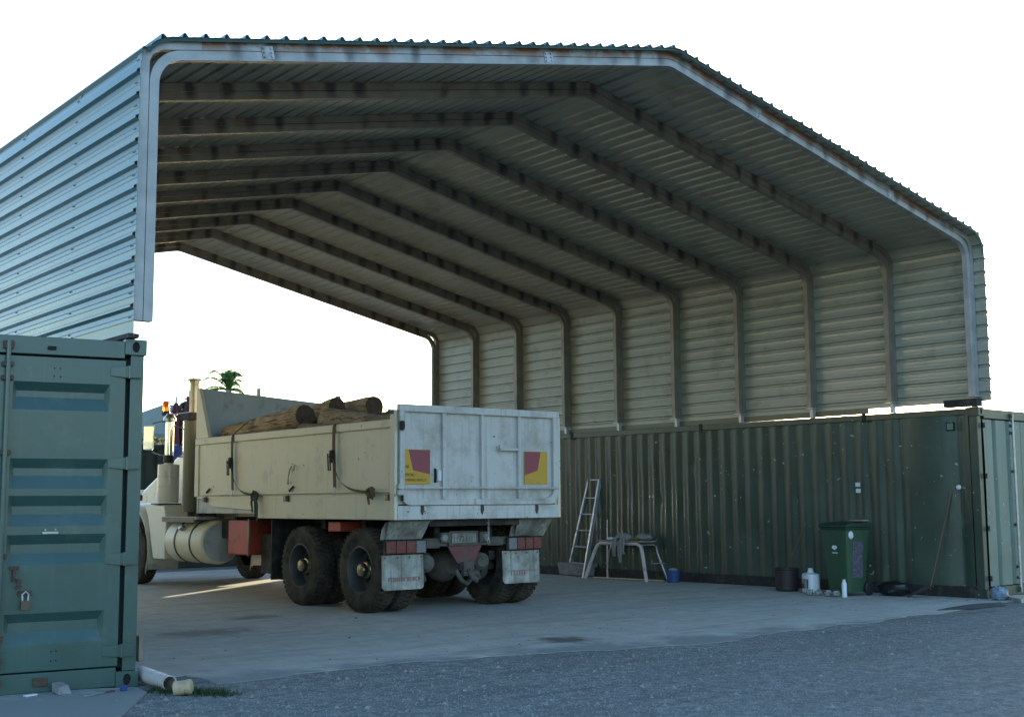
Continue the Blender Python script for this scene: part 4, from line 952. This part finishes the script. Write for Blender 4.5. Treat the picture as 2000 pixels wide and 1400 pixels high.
MB().cyl((.30,-.2,1.0),(.36,-.2,.98),.015,6).cyl((.30,.2,1.0),(.36,.2,.98),.015,6).cyl((.36,-.24,.98),(.36,.24,.98),.016,8).build('handle',M['bind'],wb)
for y in (-.25,.25): MB().lathe((.24,y,.10),(0,1,0),[(0,-.03),(.09,-.03),(.10,-.02),(.10,.02),(.09,.03),(0,.03)],18).build('bin_wheel',M['blackp'],wb,smooth=40)
MB().prism([(-.268,.0,.63),(-.268,.045,.652),(-.268,.06,.672),(-.268,.03,.695),(-.268,-.03,.695),(-.268,-.06,.672),(-.268,-.045,.652)],(.006,0,0)).build('bin_badge',M['whitep'],wb)
bt=MB(); 
for k in range(6): bt.box(-.262,-.255,-.06+k*.021,-.06+k*.021+.013,.585,.600)
bt.build('badge_lettering',M['whitep'],wb)
MB().lathe((-.17,-.292,.84),(0,-1,0),[(0,.006),(.045,.004),(.055,-.01)],16).build('sticker',M['whitep'],wb)
def pj(a,b): 
    z=.25+.50*b; x=-.12+.24*a; hy=.215+.065*((z-.05)/.88)+.004; return (x+.01*math.sin(b*9),-hy,z)
MB().grid(pj,4,8).build('side_print',M['purple'],wb)
tag(MB().box(10.9,11.05,1.30,1.52,1.045,1.06).build('paper_sheet',M['timber'],None),'thin pale card lying on the wheelie bin lid','card')
# white jug
jg=thing('water_jug','white plastic jug with a printed label between drum and bin','jug',(10.98,2.27,.01),R(-28))
jb=MB(); ring=[]
for (z,hx,hy) in ((0,.085,.125),(.01,.10,.145),(.22,.10,.145),(.27,.095,.135),(.29,.04,.05),(.33,.03,.035)):
    rr=[];
    for k in range(20):
        a=2*PI*k/20; c,s=math.cos(a),math.sin(a); p_=4; q=(abs(c)**p_+abs(s)**p_)**(-1/p_); rr.append((hx*c*q,hy*s*q,z))
    ring.append(rr)
jb.add([v for q in ring for v in q],[(i*20+k,i*20+(k+1)%20,(i+1)*20+(k+1)%20,(i+1)*20+k) for i in range(5) for k in range(20)]+[tuple(range(20))]); jb.build('jug_body',M['whitep'],jg,smooth=50)
MB().lathe((0,0,.32),(0,0,1),[(.035,0),(.035,.03),(0,.032)],14).build('jug_cap',M['whitep'],jg,smooth=40)
MB().box(-.106,-.101,-.07,.07,.06,.20).build('jug_label',M['flap'],jg); MB().box(-.109,-.106,.0,.065,.07,.13).build('label_print',M['blackp'],jg); MB().box(-.110,-.106,.035,.07,.10,.14).build('label_red',M['redm'],jg); MB().box(-.104,-.1005,-.125,-.085,.07,.20).build('label_blue',M['bluep'],jg)
# dark drum with tools
dr=thing('dark_drum','dark plastic drum beside the white jug','drum',(11.08,2.78,.01))
MB().lathe((0,0,0),(0,0,1),[(0,0),(.15,0),(.165,.02),(.175,.30),(.185,.31),(.185,.33),(.17,.33),(.155,.04),(0,.04)],24).build('drum_body',mat('dark maroon plastic',(.03,.018,.02),.6),dr,smooth=30)
tag(MB().tube([(11.10,2.92,.05),(11.35,2.62,1.0)],.013,8).build('tool_handle',M['wood'],None,smooth=50),'thin wooden tool handle standing in the dark drum','tool handle')
# broom leaning right of the bin
brm=thing('broom','wooden broom leaning on the container right of the wheelie bin','broom',(0,0,0))
MB().tube([(11.42,.62,.12),(11.74,.42,1.45)],.014,8).build('handle',M['wood'],brm,smooth=50)
MB().prism([(11.40,.55,.16),(11.44,.68,.16),(11.30,.90,.012),(11.20,.82,.012)],(.03,0,.02)).build('bristles',M['rust'],brm)
tag(MB().lathe((11.735,.30,1.50),(-1,0,0),[(0,.03),(.03,.02),(.035,0)],10).build('wall_hook',M['whitep'],None,smooth=50),'small white hook on the container above the broom','hook')
lump('rubbish_bag',(11.36,1.14,.10),(.15,.24,.11),M['darkbag'],'black rubbish bag slumped right of the wheelie bin','bag',3)
tag(MB().lathe((10.60,1.42,.012),(0,0,1),[(0,0),(.035,0),(.035,.19),(.02,.215),(.02,.24),(0,.24)],14).build('white_bottle',M['whitep'],None,smooth=35),'slim white bottle standing at the right front of the wheelie bin','bottle')
rn=random.Random(8)
pairs=[(10.62,2.02,0),(10.66,1.90,1),(10.64,1.72,2),(10.66,1.60,3)]
for (x,y,k) in pairs:
    lump('shoe',(x,y,.045),(.06,.045,.045),M['paper'],['pale crumpled shoe leftmost at the foot of the wheelie bin','grey white shoe second from left below the wheelie bin','small pale shoe below the middle of the wheelie bin','scuffed pale shoe next to the white bottle'][k],'shoe',k*3.3,8,.5)
lump('blue_bag',(11.72,-.22,.09),(.14,.12,.09),mat('pale blue plastic bag',(.16,.22,.29),.35,0,.3,14.,.3,30.),'pale blue plastic bag at the corner of the right container','bag',6)
# pipes in the gap beside the left container
def pipe(a,b,r0,m,label,open_=True):
    a=Vector(a); b=Vector(b); d=(b-a).normalized(); L=(b-a).length
    o=MB().lathe(a,d,[(r0,0),(r0,L),(r0-.008,L),(r0-.008,0),(r0,0)],20).build('pvc_pipe',m,None,smooth=40); tag(o,label,'pipe','pipes beside the left container')
    return o
pipe((.05,.15,.072),(.03,-.40,.060),.055,M['pvc'],'white pipe with its dark open end towards the camera')
pipe((-.02,-.60,.050),(.05,-.66,.060),.050,M['pvcy'],'short yellowed pipe offcut lying in front of the white pipe')
tag(MB().cyl((.048,-.658,.060),(.072,-.679,.064),.053,18).build('pipe_cap',M['pvcy'],None,bevel=.01),'yellowed cap on the end of the pipe offcut','pipe cap')
tag(MB().obox((.22,.75,.20),(.02,.01,0),(-.02,.12,0),(0,0,.10)).build('timber_offcut',M['timber'],None,bevel=.004),'grey timber offcut standing behind the right edge of the left container','timber')
for (x,y,s,lab) in ((-.62,-.02,.055,'grey concrete chock under the left container sill, nearest its corner'),(-.60,-.30,.0,''),(-1.02,.02,.0,'')):
    if s: tag(MB().prism([(x-.05,y-.10,.012),(x+.05,y-.10,.012),(x+.035,y-.06,.075),(x-.04,y-.06,.07)],(.0,.14,.01)).build('chock',M['greyt'],None,bevel=.008),lab,'chock')
def litter(name,x,y,sx,sy,sz,m,lab,cat,rz_=0):
    o=MB().box(-sx,sx,-sy,sy,0,sz).build(name,m,None,bevel=.004); o.location=(x,y,.013); o.rotation_euler=(0,0,rz_); tag(o,lab,cat)
litter('paper_scrap',-.83,-.02,.045,.02,.012,M['whitep'],'white paper scrap by the sill of the left container','paper',.2)
litter('stick',-.47,-.28,.10,.012,.015,M['greyt'],'short dark stick on the pale concrete at lower left','stick',.5)
litter('stick',-.36,-.22,.06,.010,.012,M['wood'],'small brown stick beside the dark one near the container corner','stick',.2)
litter('pebble',-.24,-.22,.02,.02,.04,M['bluep'],'tiny blue plastic piece under the corner of the left container','plastic',.2)
# grass tufts round the pipes
def grass():
    mb=MB(); rnd=random.Random(6)
    for _ in range(900):
        t=rnd.random(); x=-.06+.36*t+rnd.gauss(0,.05); y=-.32-.52*t+rnd.gauss(0,.07)
        if y>-.22: continue
        h=rnd.uniform(.02,.065)*(1 if t<.9 else .6); a=rnd.random()*6.28; w_=.004; dx,dy=math.cos(a)*w_,math.sin(a)*w_; lx,ly=rnd.gauss(0,.02),rnd.gauss(0,.02)
        mb.add([(x-dx,y-dy,-.002),(x+dx,y+dy,-.002),(x+lx,y+ly,h)],[(0,1,2)])
    o=mb.build('grass_tuft',M['grass'],None,fix=False); o['kind']='stuff'
grass()
# small stones and grit lying on the slab
def grit():
    mb=MB(); rn=random.Random(17)
    for _ in range(260):
        x=rn.uniform(-.2,11); y=rn.uniform(-.2,9)*rn.random()
        if rn.random()<.35: x=11.35+rn.gauss(0,.12)-.045*y
        s_=rn.uniform(.004,.013)*(1+1.2*(rn.random()>.97)); a=rn.random()*6.28
        P=[(x+math.cos(a+q)*s_*rn.uniform(.7,1.3),y+math.sin(a+q)*s_*rn.uniform(.7,1.3),.0085) for q in (0,1.5,3,4.6)]+[(x,y,.0085+s_*.6)]
        mb.add(P,[(0,1,4),(1,2,4),(2,3,4),(3,0,4)])
    o=mb.build('floor_grit',mat('dark grit',(.09,.08,.07),.95),None,fix=False); o['kind']='stuff'
grit()
# ------------------------------------------------------------------ beyond the shed
def leaves(mb,c,s,n,sz,rnd,shell=.5):
    for _ in range(n):
        d=Vector((rnd.gauss(0,1),rnd.gauss(0,1),rnd.gauss(0,1))).normalized()*(shell+(1-shell)*rnd.random())
        p=Vector(c)+Vector((d.x*s[0],d.y*s[1],d.z*s[2])); a=Vector((rnd.gauss(0,1),rnd.gauss(0,1),rnd.gauss(0,1))).normalized()*sz*rnd.uniform(.6,1.3); b=a.orthogonal().normalized()*sz*.5
        mb.add([p-a,p-b,p+a,p+b],[(0,1,2,3)])
rnd=random.Random(11)
hg=MB()
for k in range(13): leaves(hg,(6.6+k*.55+rnd.uniform(-.1,.1),19.6,1.6+rnd.uniform(0,.12)),(.5,.55,1.3),420,.06,rnd,.75)
tag(hg.build('hedge',M['hedge'],None,fix=False),'yellow green sunlit hedge behind the crosswise dark container','hedge')
# house with hipped roof
hs=thing('house','house with a low grey roof beyond the hedge','house',(0,0,0))
MB().box(13.9,24,33.2,40,0,3.7).build('wall',M['wallc'],hs)
MB().add([(13.3,32.6,3.80),(24.8,32.6,3.80),(24.8,40.6,3.80),(13.3,40.6,3.80),(15.85,36.2,5.15),(22.4,36.2,5.15),(13.3,32.6,3.62),(24.8,32.6,3.62),(24.8,40.6,3.62),(13.3,40.6,3.62)],[(0,1,5,4),(1,2,5),(2,3,4,5),(3,0,4),(6,7,1,0),(7,8,2,1),(8,9,3,2),(9,6,0,3),(9,8,7,6)]).build('roof',M['roofg'],hs)
for x in (14.6,17.2,19.8): 
    wdw=MB().box(x,x+1.3,33.16,33.20,1.2,2.4).build('window',M['glass'],hs); MB().box(x-.06,x+1.36,33.12,33.17,1.14,1.2).build('sill',M['flap'],wdw)
# folded sunshades
def shade(x,y,h,lab):
    t=thing('folded_umbrella',lab,'umbrella',(x,y,0),0,'folded umbrellas beyond the container')
    MB().cyl((0,0,0),(0,0,h+.15),.03,8).build('pole',M['whitep'],t)
    pr=[]; mb=MB(); n=12; vs=[]
    for (z,rr) in ((h-1.35,.02),(h-1.3,.22),(h-.9,.19),(h-.45,.13),(h-.1,.06),(h,.035)):
        for k in range(n): a=2*PI*k/n; q=rr*(1.25 if k%2 else .75); vs.append((q*math.cos(a),q*math.sin(a),z))
    mb.add(vs,[(i*n+k,i*n+(k+1)%n,(i+1)*n+(k+1)%n,(i+1)*n+k) for i in range(5) for k in range(n)]); mb.build('canopy',M['maroon'],t,smooth=30)
shade(8.32,18.2,3.68,'folded maroon umbrella nearer the orange beacon'); shade(8.56,18.0,3.82,'folded maroon umbrella right beside the exhaust stack')
# blue tarpaulin hanging over the crosswise container
def tp(a,b):
    x=7.0+1.2*a; 
    if b<.3: return (x,15.9-.5*(.3-b)*-1 if 0 else 15.74+(.3-b)*2,2.60+.02*math.sin(a*12))
    return (x,15.70-.03*math.sin(a*14+b*3),2.60-(b-.3)*.75-.05*math.sin(a*7))
tg_=MB().grid(tp,24,10).build('blue_tarpaulin',M['bluet'],None,smooth=60); tg_.modifiers.new('s','SOLIDIFY').thickness=.008
tag(tg_,'blue tarpaulin draped over the edge of the crosswise dark container','tarpaulin')
# palm
def palm(x,y,h):
    t=thing('palm_tree','palm tree with arching fronds rising behind the truck headboard','palm tree',(x,y,0))
    MB().tube([(0,0,0),(.05,0,h*.5),(0,0,h-.1)],[.16,.13,.11],12).build('trunk',M['timber'],t,smooth=50)
    rnd=random.Random(2)
    F=[(165,1.35,.75,1.15),(172,.95,.95,.9),(150,1.5,.35,1.0),(185,1.2,.2,.9),(200,.9,.2,.9),(-20,.8,.2,1.),(-45,.8,.45,.9),(20,.9,.1,1.),(80,.4,.75,.3),(110,.30,.7,.3),(60,.35,.7,.3),(95,.22,.8,.2),(250,.35,.6,.3),(300,.4,.6,.3),(270,.2,.7,.2),(0,.3,.75,.2),(330,.45,.75,.4)]+[(rnd.uniform(0,360),rnd.uniform(.25,.6),rnd.uniform(.45,.85),.35) for _ in range(7)]
    for (az,Lh,up,droop) in F:
        a=R(az)+R(39); mb=MB(); P=[]
        # azimuth measured in the plane facing the yard
        dirx=Vector((math.cos(R(az))*.774,math.cos(R(az))*-.633,0))+Vector((.633,.774,0))*math.sin(R(az))*.6
        for k in range(13):
            q=k/12; P.append(Vector((0,0,h-.1))+dirx*Lh*q+Vector((0,0,up*math.sin(q*2.1)-droop*q*q*.55)))
        mb.tube(P,[.028*(1-q/15) for q in range(13)],5)
        for k in range(1,13):
            d=(P[k]-P[k-1]).normalized(); s=d.cross(Vector((0,0,1))); s=s.normalized() if s.length>.01 else Vector((1,0,0))
            for j in range(3):
                p=P[k-1].lerp(P[k],j/3)
                for sg in(-1,1):
                    L=.32*math.sin(PI*min(1,(k+1)/13.5))*rnd.uniform(.7,1.1); e=p+s*sg*L*.75+d*L*.55+Vector((0,0,-L*rnd.uniform(.1,.6))); wv=d*.026
                    mb.add([p-wv,p+wv,e],[(0,1,2)])
        mb.build('frond',M['palm'],t,fix=False)
palm(16.4,31.85,5.50)
def shrub(x,y,z,s,n,lab,seed):
    rnd=random.Random(seed); t=thing('garden_shrub',lab,'shrub',(x,y,0))
    MB().tube([(0,0,0),(.02,0,z*.6),(0,0,z)],[.06,.05,.03],8).build('trunk',M['timber'],t)
    mb=MB()
    for k in range(9): leaves(mb,(rnd.uniform(-s,s)*.8,rnd.uniform(-s,s)*.8,z+rnd.uniform(-.6,.35)*s),(s*.45,s*.45,s*.4),n,.07,rnd,.3)
    mb.build('crown',M['shrub'],t,fix=False)
shrub(15.9,28.6,4.65,.42,120,'sparse shrub top just above the headboard right of the palm',5)
shrub(14.2,30.0,4.75,.5,110,'thin shrub top left of the palm above the headboard',8)
tag(MB().box(15.14,15.24,27.2,27.3,0,5.06).build('garden_post',M['timber'],None),'slim post rising above the headboard right of the palm','post')
